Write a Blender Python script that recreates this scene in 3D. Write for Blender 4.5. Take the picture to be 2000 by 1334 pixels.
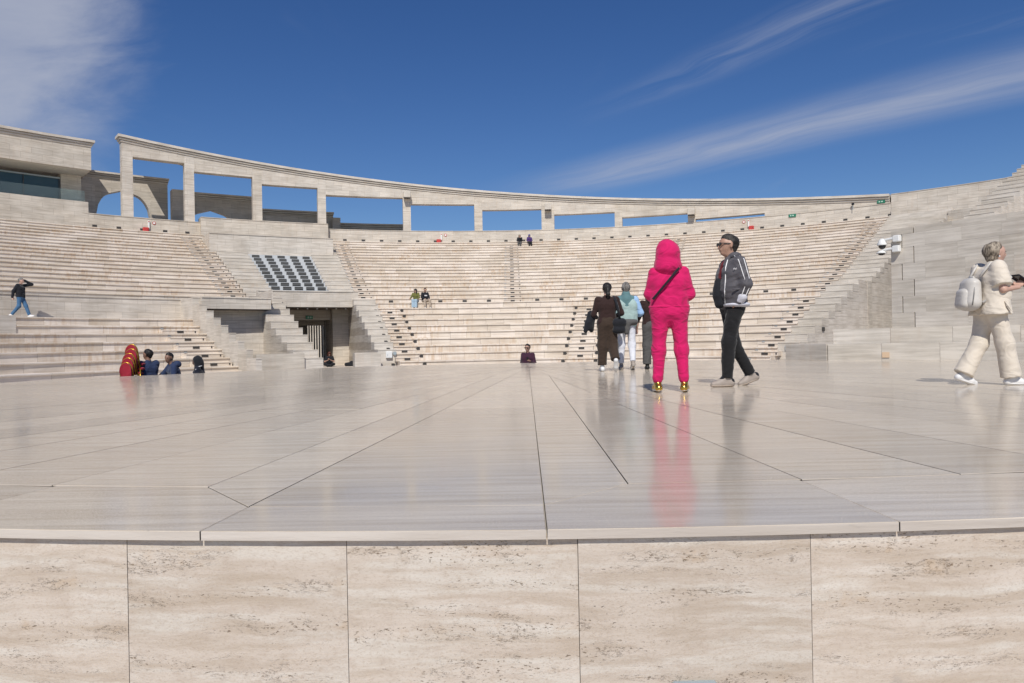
import bpy, bmesh, math, random
import numpy as np
from mathutils import Vector, Matrix
for o in list(bpy.data.objects): bpy.data.objects.remove(o)
scene = bpy.context.scene
COL = scene.collection
R = math.radians
rng = random.Random(7)
ZC = 0.555                       # eye height above the stage floor

# ------------------------------------------------------------------ camera
cd = bpy.data.cameras.new('camera'); cam = bpy.data.objects.new('camera', cd); COL.objects.link(cam)
cd.sensor_width = 36; cd.lens = 36*1400/2000; cd.shift_y = 0.003; cd.clip_start = 0.05; cd.clip_end = 6000
cam.location = (0, 0, ZC)
cam.rotation_euler = (Matrix.Rotation(R(90), 4, 'X') @ Matrix.Rotation(-0.0185, 4, 'Z')).to_euler()
scene.camera = cam

# ------------------------------------------------------------------ light
SUN_EL, SUN_AZ = 47.0, 4.0       # the light travels towards azimuth 4 (clockwise from +Y)
sd = bpy.data.lights.new('sun', 'SUN'); sun = bpy.data.objects.new('sun', sd); COL.objects.link(sun)
sd.energy = 4.15; sd.angle = R(0.5); sd.color = (1.0, 0.957, 0.883)
ldir = Vector((math.sin(R(SUN_AZ))*math.cos(R(SUN_EL)), math.cos(R(SUN_AZ))*math.cos(R(SUN_EL)), -math.sin(R(SUN_EL))))
sun.rotation_euler = ldir.to_track_quat('-Z', 'Y').to_euler()
sun.location = (0, -20, 40)

world = bpy.data.worlds.new('World'); scene.world = world; world.use_nodes = True
wt = world.node_tree; wt.nodes.clear()

class NT:
    """tiny node-graph helper: sockets may be numbers, tuples or other sockets"""
    def __init__(s, tree): s.t = tree
    def n(s, typ, props=None, out=0, **ins):
        nd = s.t.nodes.new(typ)
        for k, v in (props or {}).items(): setattr(nd, k, v)
        for k, v in ins.items():
            key = int(k[1:]) if k[0] == 'i' and k[1:].isdigit() else k.replace('_', ' ')
            s.put(nd.inputs[key], v)
        return nd.outputs[out]
    def put(s, sock, v):
        if isinstance(v, bpy.types.NodeSocket): s.t.links.new(v, sock)
        else: sock.default_value = v
    def m(s, op, a, b=0.0, c=0.0, clamp=False):
        return s.n('ShaderNodeMath', {'operation': op, 'use_clamp': clamp}, i0=a, i1=b, i2=c)
    def mix(s, f, a, b, mode='MIX'):
        nd = s.t.nodes.new('ShaderNodeMix'); nd.data_type = 'RGBA'; nd.blend_type = mode
        s.put(nd.inputs[0], f)
        for i, v in ((6, a), (7, b)): s.put(nd.inputs[i], v if isinstance(v, bpy.types.NodeSocket) or len(v) == 4 else tuple(v)+(1,))
        return nd.outputs[2]
    def ss(s, v, lo, hi, a=0.0, b=1.0):
        return s.n('ShaderNodeMapRange', {'interpolation_type': 'SMOOTHSTEP'}, i0=v, i1=lo, i2=hi, i3=a, i4=b)
    def noise(s, vec, scale=1.0, detail=4.0, rough=0.55, dist=0.0, out=0):
        return s.n('ShaderNodeTexNoise', None, out, Vector=vec, Scale=scale, Detail=detail, Roughness=rough, Distortion=dist)
    def mapv(s, vec, scale=(1, 1, 1), loc=(0, 0, 0), rot=(0, 0, 0)):
        return s.n('ShaderNodeMapping', None, 0, Vector=vec, Scale=scale, Location=loc, Rotation=rot)

w = NT(wt)
sky = w.n('ShaderNodeTexSky', {'sky_type': 'NISHITA', 'sun_disc': False, 'sun_elevation': R(SUN_EL),
          'sun_rotation': R(180+SUN_AZ), 'altitude': 0.0, 'air_density': 1.0, 'dust_density': 0.0, 'ozone_density': 4.5})
gm = w.n('ShaderNodeTexCoord', None, 0)
sp = wt.nodes.new('ShaderNodeSeparateXYZ'); wt.links.new(gm, sp.inputs[0])
dx, dy, dz = sp.outputs
# cirrus lies on a high flat sheet: x/z, y/z are positions on it
zz = w.m('MAXIMUM', dz, 0.03)
cx, cy = w.m('DIVIDE', dx, zz), w.m('DIVIDE', dy, zz)
cp = w.n('ShaderNodeCombineXYZ', None, 0, X=cx, Y=cy, Z=0.0)
warp = w.noise(cp, 0.9, 3.0, out=1)
cpw = w.n('ShaderNodeVectorMath', {'operation': 'MULTIPLY_ADD'}, 0, i0=warp, i1=(0.5, 0.5, 0), i2=cp)
def line_mask(ax, ay, bx, by, w0, w1):
    L = math.hypot(bx-ax, by-ay); ux, uy = (bx-ax)/L, (by-ay)/L
    px, py = w.m('SUBTRACT', cx, ax), w.m('SUBTRACT', cy, ay)
    t = w.m('ADD', w.m('MULTIPLY', px, ux), w.m('MULTIPLY', py, uy))
    d = w.m('ABSOLUTE', w.m('SUBTRACT', w.m('MULTIPLY', px, uy), w.m('MULTIPLY', py, ux)))
    along = w.m('MULTIPLY', w.ss(t, -0.6, 0.8), w.ss(t, L+2.2, L+0.4))
    return w.m('MULTIPLY', w.ss(d, w1, w0), along), math.atan2(uy, ux)
m1, a1 = line_mask(0.25, 4.62, 2.05, 2.68, -0.08, 0.52)
m2, a2 = line_mask(0.55, 2.9, 1.1, 2.0, 0.0, 0.20)
m3, a3 = line_mask(1.55, 2.3, 2.6, 1.7, 0.0, 0.13)
def streak(ang, sc=3.2, st=0.16):
    v = w.mapv(w.n('ShaderNodeVectorRotate', {'rotation_type': 'Z_AXIS'}, 0, Vector=cpw, Angle=-ang), (st, 1.0, 1.0))
    return w.noise(v, sc*2.2, 5.0, 0.62)
s1 = streak(a1); s2 = streak(a2, 4.0, 0.1)
c1 = w.m('MULTIPLY', m1, w.ss(s1, 0.0, 0.85, 0.25, 0.95))
c2 = w.m('MULTIPLY', m2, w.ss(s2, 0.30, 0.75, 0, 0.40))
c3 = w.m('MULTIPLY', m3, w.ss(s2, 0.42, 0.75, 0, 0.35))
# the bank of cloud on the left, feathered towards the right
yy = w.m('MAXIMUM', dy, 0.05)
gp = w.n('ShaderNodeCombineXYZ', None, 0, X=w.m('DIVIDE', dx, yy), Y=w.m('DIVIDE', dz, yy), Z=0.0)
d4 = w.n('ShaderNodeVectorMath', {'operation': 'LENGTH'}, 1, i0=w.n('ShaderNodeVectorMath', {'operation': 'MULTIPLY'}, 0,
        i0=w.n('ShaderNodeVectorMath', {'operation': 'SUBTRACT'}, 0, i0=gp, i1=(-0.80, 0.45, 0)), i1=(3.4, 3.6, 1)))
n4 = w.noise(w.mapv(gp, (1.0, 2.6, 1), rot=(0, 0, 0.15)), 4.2, 6.0, 0.6, 0.4)
c4 = w.m('MULTIPLY', w.m('MULTIPLY', w.ss(w.m('SUBTRACT', d4, w.m('MULTIPLY', n4, 0.75)), 0.78, 0.12), w.ss(n4, 0.15, 0.6, 0.72, 1.0)), w.ss(dy, 0.05, 0.3))
c5 = w.m('MULTIPLY', w.ss(w.noise(w.mapv(cpw, (0.9, 0.25, 1), rot=(0, 0, 0.5)), 1.6, 5.0, 0.6), 0.60, 0.86), 0.18)
cl = w.m('MAXIMUM', w.m('MAXIMUM', c1, c2), w.m('MAXIMUM', w.m('MAXIMUM', c3, c4), c5))
cl = w.m('MULTIPLY', cl, w.ss(dz, 0.02, 0.16))
hs = w.n('ShaderNodeHueSaturation', None, 0, Hue=0.512, Saturation=1.22, Value=1.0, Color=sky)
skyc = w.mix(w.m('MULTIPLY', cl, 0.76), hs, (5.7, 6.05, 7.2))
bg = w.n('ShaderNodeBackground', None, 0, Color=skyc, Strength=0.079)
wo = wt.nodes.new('ShaderNodeOutputWorld'); wt.links.new(bg, wo.inputs[0])

scene.view_settings.view_transform = 'Standard'; scene.view_settings.look = 'None'
scene.view_settings.exposure = 0.0; scene.view_settings.gamma = 1.0
scene.render.engine = 'CYCLES'

# ------------------------------------------------------------------ materials
def mat(name):
    m = bpy.data.materials.new(name); m.use_nodes = True
    t = m.node_tree; t.nodes.clear()
    b = t.nodes.new('ShaderNodeBsdfPrincipled'); o = t.nodes.new('ShaderNodeOutputMaterial')
    t.links.new(b.outputs[0], o.inputs[0])
    return m, NT(t), b

def plain(name, col, rough=0.6, metal=0.0, var=0.06, scale=30.0, bump=0.0, sheen=0.0, coat=0.0):
    m, g, b = mat(name)
    tc = g.n('ShaderNodeTexCoord', None, 3)
    nz = g.noise(tc, scale, 4.0)
    c = g.mix(nz, tuple(x*(1-var) for x in col), tuple(min(1, x*(1+var)) for x in col))
    g.put(b.inputs['Base Color'], c); b.inputs['Roughness'].default_value = rough; b.inputs['Metallic'].default_value = metal
    if sheen: b.inputs['Sheen Weight'].default_value = sheen
    if coat: b.inputs['Coat Weight'].default_value = coat
    if bump:
        g.put(b.inputs['Normal'], g.n('ShaderNodeBump', None, 0, Strength=bump, Distance=0.01, Height=nz))
    return m

def fabric(name, col, rough=0.85, fold=0.35, weave=0.15, var=0.10):
    m, g, b = mat(name)
    tc = g.n('ShaderNodeTexCoord', None, 3)
    f0 = g.noise(g.mapv(tc, (1, 1, 1.5)), 4.2, 2.0, 0.45, 1.1)
    f = g.m('SUBTRACT', 1.0, g.m('MULTIPLY', g.m('ABSOLUTE', g.m('SUBTRACT', f0, 0.5)), 3.2))
    wv = g.noise(tc, 260.0, 2.0)
    c = g.mix(f, tuple(x*(1-var) for x in col), tuple(min(1, x*(1+var)) for x in col))
    g.put(b.inputs['Base Color'], c); b.inputs['Roughness'].default_value = rough
    b.inputs['Sheen Weight'].default_value = 0.15; b.inputs['Specular IOR Level'].default_value = 0.25
    b1 = g.n('ShaderNodeBump', None, 0, Strength=fold, Distance=0.022, Height=f)
    b2 = g.n('ShaderNodeBump', None, 0, Strength=weave, Distance=0.002, Height=wv, Normal=b1)
    g.put(b.inputs['Normal'], b2)
    return m

def stone(name, dark, light, stain=0.0, rough=0.62, tint=0.10, vein=1.0, joints=None, rust=(0.50, 0.30, 0.16)):
    """bedded travertine: beds run level on every upright face; each separate stone has its own tone"""
    m, g, b = mat(name)
    pos = g.n('ShaderNodeNewGeometry', None, 0)
    isl = g.n('ShaderNodeNewGeometry', None, 8)
    orn = g.n('ShaderNodeObjectInfo', None, 5)
    rnd = g.m('FRACT', g.m('ADD', g.m('MULTIPLY', isl, 7.31), g.m('MULTIPLY', orn, 3.77)))
    off = g.n('ShaderNodeCombineXYZ', None, 0, X=g.m('MULTIPLY', rnd, 31.0), Y=g.m('MULTIPLY', rnd, 17.0), Z=g.m('MULTIPLY', rnd, 5.0))
    pv = g.n('ShaderNodeVectorMath', {'operation': 'ADD'}, 0, i0=pos, i1=off)
    bed = g.noise(g.mapv(pv, (0.55, 0.55, 9.0)), 1.6*vein, 6.0, 0.6, 0.25)
    blot = g.noise(pv, 0.9, 4.0, 0.55)
    fine = g.noise(g.mapv(pv, (3, 3, 22)), 4.0, 4.0, 0.6)
    f = g.m('ADD', g.m('MULTIPLY', bed, 0.62), g.m('MULTIPLY', blot, 0.38))
    c = g.mix(g.ss(f, 0.33, 0.67), dark, light)
    c = g.mix(g.ss(fine, 0.62, 0.74, 0, 0.28), c, tuple(x*0.72 for x in dark))
    k = g.m('ADD', g.m('MULTIPLY', rnd, 2*tint), 1.0-tint)
    c = g.mix(1.0, c, g.n('ShaderNodeCombineColor', None, 0, Red=k, Green=g.m('POWER', k, 1.15), Blue=g.m('POWER', k, 1.5)), 'MULTIPLY')
    if stain:
        big = g.noise(pos, 0.33, 3.0, 0.5)
        run = g.noise(g.mapv(pos, (3.2, 3.2, 0.35)), 2.0, 5.0, 0.65)
        sf = g.m('MULTIPLY', g.ss(big, 0.42, 0.64), g.ss(run, 0.44, 0.66))
        c = g.mix(g.m('MULTIPLY', sf, stain), c, rust)
        dk = g.m('MULTIPLY', g.ss(g.noise(pos, 0.6, 3.0), 0.58, 0.72), g.ss(g.noise(g.mapv(pos, (6, 6, 0.5)), 2.0, 4.0), 0.52, 0.70))
        c = g.mix(g.m('MULTIPLY', dk, stain*0.7), c, (0.20, 0.17, 0.14))
    g.put(b.inputs['Base Color'], c); b.inputs['Roughness'].default_value = rough
    h = g.m('ADD', g.m('MULTIPLY', fine, 0.6), bed)
    if joints:      # courses of ashlar too far away to build: joints of width, height
        jw, jh = joints
        ang = g.m('MULTIPLY', g.n('ShaderNodeMath', {'operation': 'ARCTAN2'}, 0, i0=g.m('SUBTRACT', g.n('ShaderNodeSeparateXYZ', None, 0, Vector=pos), 0.1),
                   i1=g.m('SUBTRACT', g.n('ShaderNodeSeparateXYZ', None, 1, Vector=pos), 17.5)), 47.4)
        zc = g.n('ShaderNodeSeparateXYZ', None, 2, Vector=pos)
        uv = g.n('ShaderNodeCombineXYZ', None, 0, X=ang, Y=zc, Z=0.0)
        br = g.t.nodes.new('ShaderNodeTexBrick'); g.t.links.new(uv, br.inputs['Vector'])
        br.inputs['Scale'].default_value = 1.0; br.inputs['Brick Width'].default_value = jw; br.inputs['Row Height'].default_value = jh
        br.inputs['Mortar Size'].default_value = 0.012; br.inputs['Mortar Smooth'].default_value = 0.2
        br.inputs['Color1'].default_value = (0.90, 0.90, 0.90, 1); br.inputs['Color2'].default_value = (1.04, 1.03, 1.02, 1); br.inputs['Mortar'].default_value = (0.72, 0.69, 0.66, 1)
        c = g.mix(1.0, c, br.outputs[0], 'MULTIPLY'); g.put(b.inputs['Base Color'], c)
    g.put(b.inputs['Normal'], g.n('ShaderNodeBump', None, 0, Strength=0.25, Distance=0.01, Height=h))
    return m

M = {}
M['seat'] = stone('seat_stone', (0.54, 0.46, 0.375), (0.74, 0.66, 0.57), stain=0.62, tint=0.085, vein=0.7, rust=(0.50, 0.345, 0.205))
M['wall'] = stone('grey_travertine', (0.445, 0.395, 0.33), (0.645, 0.59, 0.515), stain=0.10, tint=0.05, joints=(1.3, 0.42))
M['block'] = stone('block_travertine', (0.43, 0.385, 0.325), (0.645, 0.59, 0.515), stain=0.14, tint=0.05)
M['paver'] = stone('orchestra_paving', (0.42, 0.37, 0.32), (0.55, 0.49, 0.43), stain=0.15, tint=0.05)

def lip_stone():
    """close-up open-pored travertine of the stage front"""
    m, g, b = mat('stage_front_travertine')
    pos = g.n('ShaderNodeNewGeometry', None, 0); orn = g.n('ShaderNodeObjectInfo', None, 5)
    off = g.n('ShaderNodeCombineXYZ', None, 0, X=g.m('MULTIPLY', orn, 40.0), Y=g.m('MULTIPLY', orn, 13.0), Z=g.m('MULTIPLY', orn, 9.0))
    p0 = g.n('ShaderNodeVectorMath', {'operation': 'ADD'}, 0, i0=pos, i1=off)
    wrp = g.noise(g.mapv(p0, (1.0, 1.0, 2.0)), 2.6, 3.0, out=1)
    p1 = g.n('ShaderNodeVectorMath', {'operation': 'MULTIPLY_ADD'}, 0, i0=wrp, i1=(0.05, 0.05, 0.07), i2=p0)
    bed = g.noise(g.mapv(p1, (1.0, 1.0, 9.0)), 2.4, 6.0, 0.66)
    band = g.noise(g.mapv(p1, (0.6, 0.6, 7.0)), 2.6, 4.0, 0.6)
    mott = g.noise(g.mapv(p1, (1, 1, 1.8)), 15.0, 6.0, 0.7)
    c = g.mix(g.ss(bed, 0.34, 0.64), (0.45, 0.37, 0.29), (0.565, 0.49, 0.415))
    c = g.mix(g.ss(band, 0.46, 0.66, 0, 0.6), c, (0.645, 0.605, 0.54))
    c = g.mix(g.ss(mott, 0.46, 0.70, 0, 0.5), c, (0.44, 0.36, 0.29))
    fine = g.noise(g.mapv(p1, (1, 1, 2.2)), 95.0, 4.0, 0.7)
    c = g.mix(g.ss(fine, 0.50, 0.64, 0, 0.38), c, (0.36, 0.275, 0.20))
    zone = g.ss(g.noise(g.mapv(p1, (0.8, 0.8, 8.0)), 2.3, 4.0, 0.6, out=0), 0.50, 0.62)
    pit = g.noise(g.mapv(p1, (1.0, 1.0, 3.0)), 62.0, 3.0, 0.65)
    pits = g.m('MULTIPLY', g.ss(pit, 0.61, 0.655), zone)
    crk = g.noise(g.mapv(p1, (1.0, 1.0, 3.6)), 13.0, 5.0, 0.7)
    crack = g.m('MULTIPLY', g.ss(g.m('ABSOLUTE', g.m('SUBTRACT', crk, 0.5)), 0.010, 0.002), g.m('MULTIPLY', zone, g.ss(g.noise(p1, 7.0, 2.0), 0.50, 0.60)))
    hole = g.m('MAXIMUM', pits, g.m('MULTIPLY', crack, 0.9))
    c = g.mix(g.m('MULTIPLY', hole, 0.85), c, (0.17, 0.115, 0.07))
    och = g.m('MULTIPLY', zone, g.ss(g.noise(p1, 11.0, 3.0), 0.55, 0.72, 0, 0.3))
    c = g.mix(och, c, (0.46, 0.31, 0.17))
    smu = g.m('MULTIPLY', g.ss(g.noise(p0, 2.2, 3.0), 0.66, 0.76), g.ss(mott, 0.40, 0.62, 0, 0.55))
    c = g.mix(smu, c, (0.22, 0.21, 0.20))
    tone = g.m('ADD', g.m('MULTIPLY', orn, 0.12), 0.94)
    c = g.mix(1.0, c, g.n('ShaderNodeCombineColor', None, 0, Red=tone, Green=tone, Blue=tone), 'MULTIPLY')
    g.put(b.inputs['Base Color'], c); b.inputs['Roughness'].default_value = 0.6
    h = g.m('SUBTRACT', g.m('ADD', g.m('MULTIPLY', bed, 0.4), g.m('MULTIPLY', fine, 0.25)), g.m('MULTIPLY', hole, 1.6))
    g.put(b.inputs['Normal'], g.n('ShaderNodeBump', None, 0, Strength=0.55, Distance=0.006, Height=h))
    return m
M['front'] = lip_stone()

def floor_stone():
    """vein-cut travertine, honed to a shine by feet: fine level stripes along each slab"""
    m, g, b = mat('polished_stage_travertine')
    tc = g.n('ShaderNodeTexCoord', None, 3); orn = g.n('ShaderNodeObjectInfo', None, 5)
    off = g.n('ShaderNodeCombineXYZ', None, 0, X=g.m('MULTIPLY', orn, 21.0), Y=g.m('MULTIPLY', orn, 33.0), Z=0.0)
    p = g.n('ShaderNodeVectorMath', {'operation': 'ADD'}, 0, i0=tc, i1=off)
    wrp = g.noise(p, 0.8, 2.0, out=1)
    p = g.n('ShaderNodeVectorMath', {'operation': 'MULTIPLY_ADD'}, 0, i0=wrp, i1=(0.05, 0.05, 0), i2=p)
    v1 = g.noise(g.mapv(p, (0.35, 9.0, 1)), 2.2, 6.0, 0.65)
    v2 = g.noise(g.mapv(p, (0.8, 40.0, 1)), 2.0, 3.0, 0.6)
    bl = g.noise(p, 0.7, 3.0)
    c = g.mix(g.ss(v1, 0.30, 0.70), (0.475, 0.40, 0.31), (0.62, 0.55, 0.455))
    c = g.mix(g.ss(v2, 0.52, 0.70, 0, 0.30), c, (0.37, 0.305, 0.25))
    k = g.m('ADD', g.m('MULTIPLY', orn, 0.17), g.m('ADD', 0.82, g.m('MULTIPLY', bl, 0.18)))
    c = g.mix(1.0, c, g.n('ShaderNodeCombineColor', None, 0, Red=k, Green=k, Blue=k), 'MULTIPLY')
    g.put(b.inputs['Base Color'], c)
    sc1 = g.m('MULTIPLY', g.ss(g.noise(g.mapv(tc, (3.0, 9.0, 1), rot=(0, 0, 0.7)), 3.0, 4.0, 0.7), 0.66, 0.72), g.ss(g.noise(tc, 0.9, 2.0), 0.45, 0.6))
    spk = g.ss(g.noise(tc, 55.0, 2.0), 0.70, 0.76)
    dirt = g.m('MULTIPLY', g.m('MAXIMUM', sc1, spk), 0.35)
    c = g.mix(dirt, c, (0.20, 0.17, 0.145)); g.put(b.inputs['Base Color'], c)
    wear = g.noise(p, 1.7, 6.0, 0.65)
    pore = g.ss(g.noise(g.mapv(tc, (1, 2.5, 1)), 210.0, 2.0), 0.535, 0.60)          # open grain that never took the polish
    g.put(b.inputs['Roughness'], g.m('ADD', g.m('ADD', g.ss(wear, 0.3, 0.75, 0.09, 0.17), g.m('MULTIPLY', dirt, 0.5)), g.m('MULTIPLY', pore, 0.38)))
    b.inputs['IOR'].default_value = 1.39
    h = g.m('ADD', g.m('MULTIPLY', v1, 1.0), g.m('MULTIPLY', v2, 0.4))
    n1 = g.n('ShaderNodeBump', None, 0, Strength=0.035, Distance=0.004, Height=h)
    wav = g.noise(g.mapv(tc, (1.0, 1.6, 1)), 2.3, 2.0)
    g.put(b.inputs['Normal'], g.n('ShaderNodeBump', None, 0, Strength=0.02, Distance=0.02, Height=wav, Normal=n1))
    return m
M['floor'] = floor_stone()
M['dark'] = plain('dark_fixture', (0.045, 0.04, 0.036), 0.5)
M['louvre'] = plain('dark_louvre', (0.05, 0.048, 0.045), 0.55)
M['panel'] = plain('pale_grey_panel', (0.50, 0.51, 0.51), 0.55, bump=0.05)
M['ovallight'] = plain('frosted_marker', (0.36, 0.37, 0.37), 0.4)
M['red'] = plain('red_enamel', (0.50, 0.045, 0.04), 0.45)
M['white'] = plain('white_enamel', (0.74, 0.74, 0.72), 0.42)
M['green'] = plain('green_sign', (0.02, 0.17, 0.10), 0.4)
M['signwhite'] = plain('sign_white', (0.45, 0.62, 0.52), 0.4)
M['steel'] = plain('brushed_steel', (0.36, 0.42, 0.44), 0.32, metal=0.2)
M['glassdome'] = plain('dark_dome', (0.02, 0.02, 0.022), 0.08)
M['soffit'] = plain('dark_timber_soffit', (0.085, 0.06, 0.045), 0.6)
M['render'] = plain('soffit_render', (0.50, 0.48, 0.43), 0.8, bump=0.05)
def glass():
    m, g, b = mat('tinted_glazing')
    b.inputs['Base Color'].default_value = (0.06, 0.10, 0.11, 1); b.inputs['Roughness'].default_value = 0.04
    b.inputs['IOR'].default_value = 1.5; b.inputs['Transmission Weight'].default_value = 0.25
    return m
M['glass'] = glass()
def clear():
    m, g, b = mat('clear_balustrade')
    b.inputs['Base Color'].default_value = (0.75, 0.88, 0.88, 1); b.inputs['Roughness'].default_value = 0.03
    b.inputs['Transmission Weight'].default_value = 0.95; b.inputs['IOR'].default_value = 1.1
    return m
M['clear'] = clear()

M['edge'] = stone('slab_edge_travertine', (0.44, 0.385, 0.33), (0.60, 0.545, 0.485), tint=0.03)

def hair_mat(name, dark, light, rough=0.5):
    """strands: long narrow streaks of lighter and darker hair"""
    m, g, b = mat(name)
    tc = g.n('ShaderNodeTexCoord', None, 3)
    n1 = g.noise(g.mapv(tc, (1, 1, 0.22)), 75.0, 3.0, 0.6, 0.3); n2 = g.noise(g.mapv(tc, (1, 1, 0.3)), 26.0, 2.0, 0.5, 0.4)
    f = g.m('ADD', g.m('MULTIPLY', n1, 0.45), g.m('MULTIPLY', n2, 0.55))
    g.put(b.inputs['Base Color'], g.mix(g.ss(f, 0.36, 0.64), dark, light)); b.inputs['Roughness'].default_value = rough
    b.inputs['Specular IOR Level'].default_value = 0.3
    g.put(b.inputs['Normal'], g.n('ShaderNodeBump', None, 0, Strength=0.9, Distance=0.012, Height=f))
    return m

M['grout'] = plain('dirty_joint', (0.10, 0.085, 0.07), 0.9)
# ------------------------------------------------------------------ geometry helpers
S = (0.1, 17.5)                  # centre of the theatre; angles are degrees clockwise from +Y
def PT(a, r): return (S[0]+r*math.sin(R(a)), S[1]+r*math.cos(R(a)))
def LRk(k): return 27.48-1.007*k
def LZk(k): return 3.258-0.38*k
def URk(k): return 46.48-0.901*k
def UZk(k): return 9.726-0.3344*k

class MB:
    def __init__(s): s.v = []; s.f = []
    def poly(s, bot, top):
        """closed prism from two equal loops of 3D points"""
        n = len(bot); o = len(s.v); s.v += [tuple(p) for p in bot]+[tuple(p) for p in top]
        s.f.append(tuple(o+i for i in range(n))[::-1]); s.f.append(tuple(o+n+i for i in range(n)))
        for i in range(n):
            j = (i+1) % n; s.f.append((o+i, o+j, o+n+j, o+n+i))
        return s
    def box(s, c, d, M4=None):
        x, y, z = (q/2 for q in d)
        b = [(-x, -y, -z), (x, -y, -z), (x, y, -z), (-x, y, -z)]; t = [(p[0], p[1], z) for p in b]
        f = (lambda p: tuple(M4 @ Vector(p))) if M4 else (lambda p: (p[0]+c[0], p[1]+c[1], p[2]+c[2]))
        return s.poly([f(p) for p in b], [f(p) for p in t])
    def cbox(s, c, d, bev):
        """box with chamfered vertical and horizontal edges"""
        x, y, z = (q/2 for q in d); e = bev
        def loop(ix, z_): return [(c[0]+px, c[1]+py, c[2]+z_) for px, py in ((-x+ix, -y+ix+e), (-x+ix+e, -y+ix), (x-ix-e, -y+ix), (x-ix, -y+ix+e), (x-ix, y-ix-e), (x-ix-e, y-ix), (-x+ix+e, y-ix), (-x+ix, y-ix-e))]
        return s.loft([loop(e, -z), loop(0, -z+e), loop(0, z-e), loop(e, z)])
    def loft(s, loops, cap=True):
        n = len(loops[0]); o = len(s.v)
        for l in loops: s.v += [tuple(p) for p in l]
        for a in range(len(loops)-1):
            for i in range(n):
                j = (i+1) % n; s.f.append((o+a*n+i, o+a*n+j, o+(a+1)*n+j, o+(a+1)*n+i))
        if cap:
            s.f.append(tuple(o+i for i in range(n))[::-1]); e = o+(len(loops)-1)*n; s.f.append(tuple(e+i for i in range(n)))
        return s
    def sector(s, a0, a1, prof, step=2.0):
        """a profile of (r, z) points swept round the theatre centre from a0 to a1"""
        n = max(1, int(math.ceil(abs(a1-a0)/step))); loops = []
        for i in range(n+1):
            a = a0+(a1-a0)*i/n
            loops.append([PT(a, r)+(z,) for r, z in prof])
        return s.loft(loops)
    def ring(s, a0, a1, r0, r1, z0, z1, step=2.0): return s.sector(a0, a1, [(r0, z0), (r0, z1), (r1, z1), (r1, z0)], step)
    def tube(s, pts, rad, n=8):
        loops = []
        for i, p in enumerate(pts):
            p = Vector(p); a = Vector(pts[max(0, i-1)]); b = Vector(pts[min(len(pts)-1, i+1)]); d = (b-a).normalized()
            u = d.cross(Vector((0, 0, 1)));
            if u.length < 1e-3: u = Vector((1, 0, 0))
            u.normalize(); v = u.cross(d); rr = rad[i] if isinstance(rad, (list, tuple)) else rad
            loops.append([tuple(p+u*math.cos(2*math.pi*k/n)*rr+v*math.sin(2*math.pi*k/n)*rr) for k in range(n)])
        return s.loft(loops)
    def sphere(s, c, r, n=12, m=8, sq=(1, 1, 1)):
        loops = []
        for j in range(1, m):
            t = math.pi*j/m
            loops.append([(c[0]+r*sq[0]*math.sin(t)*math.cos(2*math.pi*i/n), c[1]+r*sq[1]*math.sin(t)*math.sin(2*math.pi*i/n), c[2]-r*sq[2]*math.cos(t)) for i in range(n)])
        return s.loft(loops)
    def build(s, name, m, parent=None, smooth=False, kind=None):
        me = bpy.data.meshes.new(name); me.from_pydata(s.v, [], s.f)
        bm = bmesh.new(); bm.from_mesh(me); bmesh.ops.recalc_face_normals(bm, faces=bm.faces); bm.to_mesh(me); bm.free()
        return link(name, me, m, parent, smooth, kind)
def link(name, me, m, parent=None, smooth=False, kind=None):
    if m is not None and not me.materials: me.materials.append(m)
    if smooth: me.polygons.foreach_set('use_smooth', [True]*len(me.polygons))
    o = bpy.data.objects.new(name, me); COL.objects.link(o)
    if parent: o.parent = parent; o.matrix_parent_inverse = Matrix.Identity(4)
    if kind: o['kind'] = kind
    return o
def tag(o, label, cat, group=None):
    o['label'] = label; o['category'] = cat
    if group: o['group'] = group
    return o
def thing(name, label, cat, group=None):
    o = bpy.data.objects.new(name, None); COL.objects.link(o); o.empty_display_size = 0.2
    return tag(o, label, cat, group)
def copy_tree(o, parent=None):
    c = o.copy(); COL.objects.link(c); c.parent = parent
    for ch in o.children: copy_tree(ch, c)
    return c
def polar_frame(a, r, z):
    """matrix whose -Y faces the theatre centre, X runs clockwise along the ring"""
    x, y = PT(a, r)
    return Matrix.Translation((x, y, z)) @ Matrix.Rotation(-R(a), 4, 'Z')

# ------------------------------------------------------------------ ground
g0 = MB(); g0.poly([(-900, -120, -1.4), (900, -120, -1.4), (900, 2500, -1.4), (-900, 2500, -1.4)], [(-900, -120, -1.252), (900, -120, -1.252), (900, 2500, -1.252), (-900, 2500, -1.252)])
ground = g0.build('ground', M['paver'], kind='structure')

# ------------------------------------------------------------------ stage: radial slabs round the theatre centre
C0 = (0.4, 17.4)
def near_arc():
    out = []
    for i in range(15):
        b = R(-9.5+19.0*i/14); out.append((C0[0]+15.26*math.sin(b), C0[1]-15.26*math.cos(b)))
    return out
OUT = near_arc()+[(5.2, 3.25), (7.9, 5.6), (10.2, 9.0), (11.2, 12.6), (10.6, 15.8), (9.0, 18.2), (7.2, 20.0), (4.8, 21.0), (3.0, 21.2), (0.45, 21.3), (-2.4, 21.2), (-4.6, 20.75),
      (-6.4, 19.3), (-7.75, 17.5), (-8.9, 16.4), (-9.7, 14.6), (-10.2, 12.2), (-9.8, 9.0), (-8.2, 6.0), (-5.6, 3.7)]
def clip(poly, px, py, nx, ny):
    """keep the side of the line where (p-(px,py)).n >= 0"""
    out = []
    for i in range(len(poly)):
        a, b = poly[i], poly[(i+1) % len(poly)]
        da = (a[0]-px)*nx+(a[1]-py)*ny; db = (b[0]-px)*nx+(b[1]-py)*ny
        if da >= 0: out.append(a)
        if da*db < 0:
            t = da/(da-db); out.append((a[0]+(b[0]-a[0])*t, a[1]+(b[1]-a[1])*t))
    return out
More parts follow.
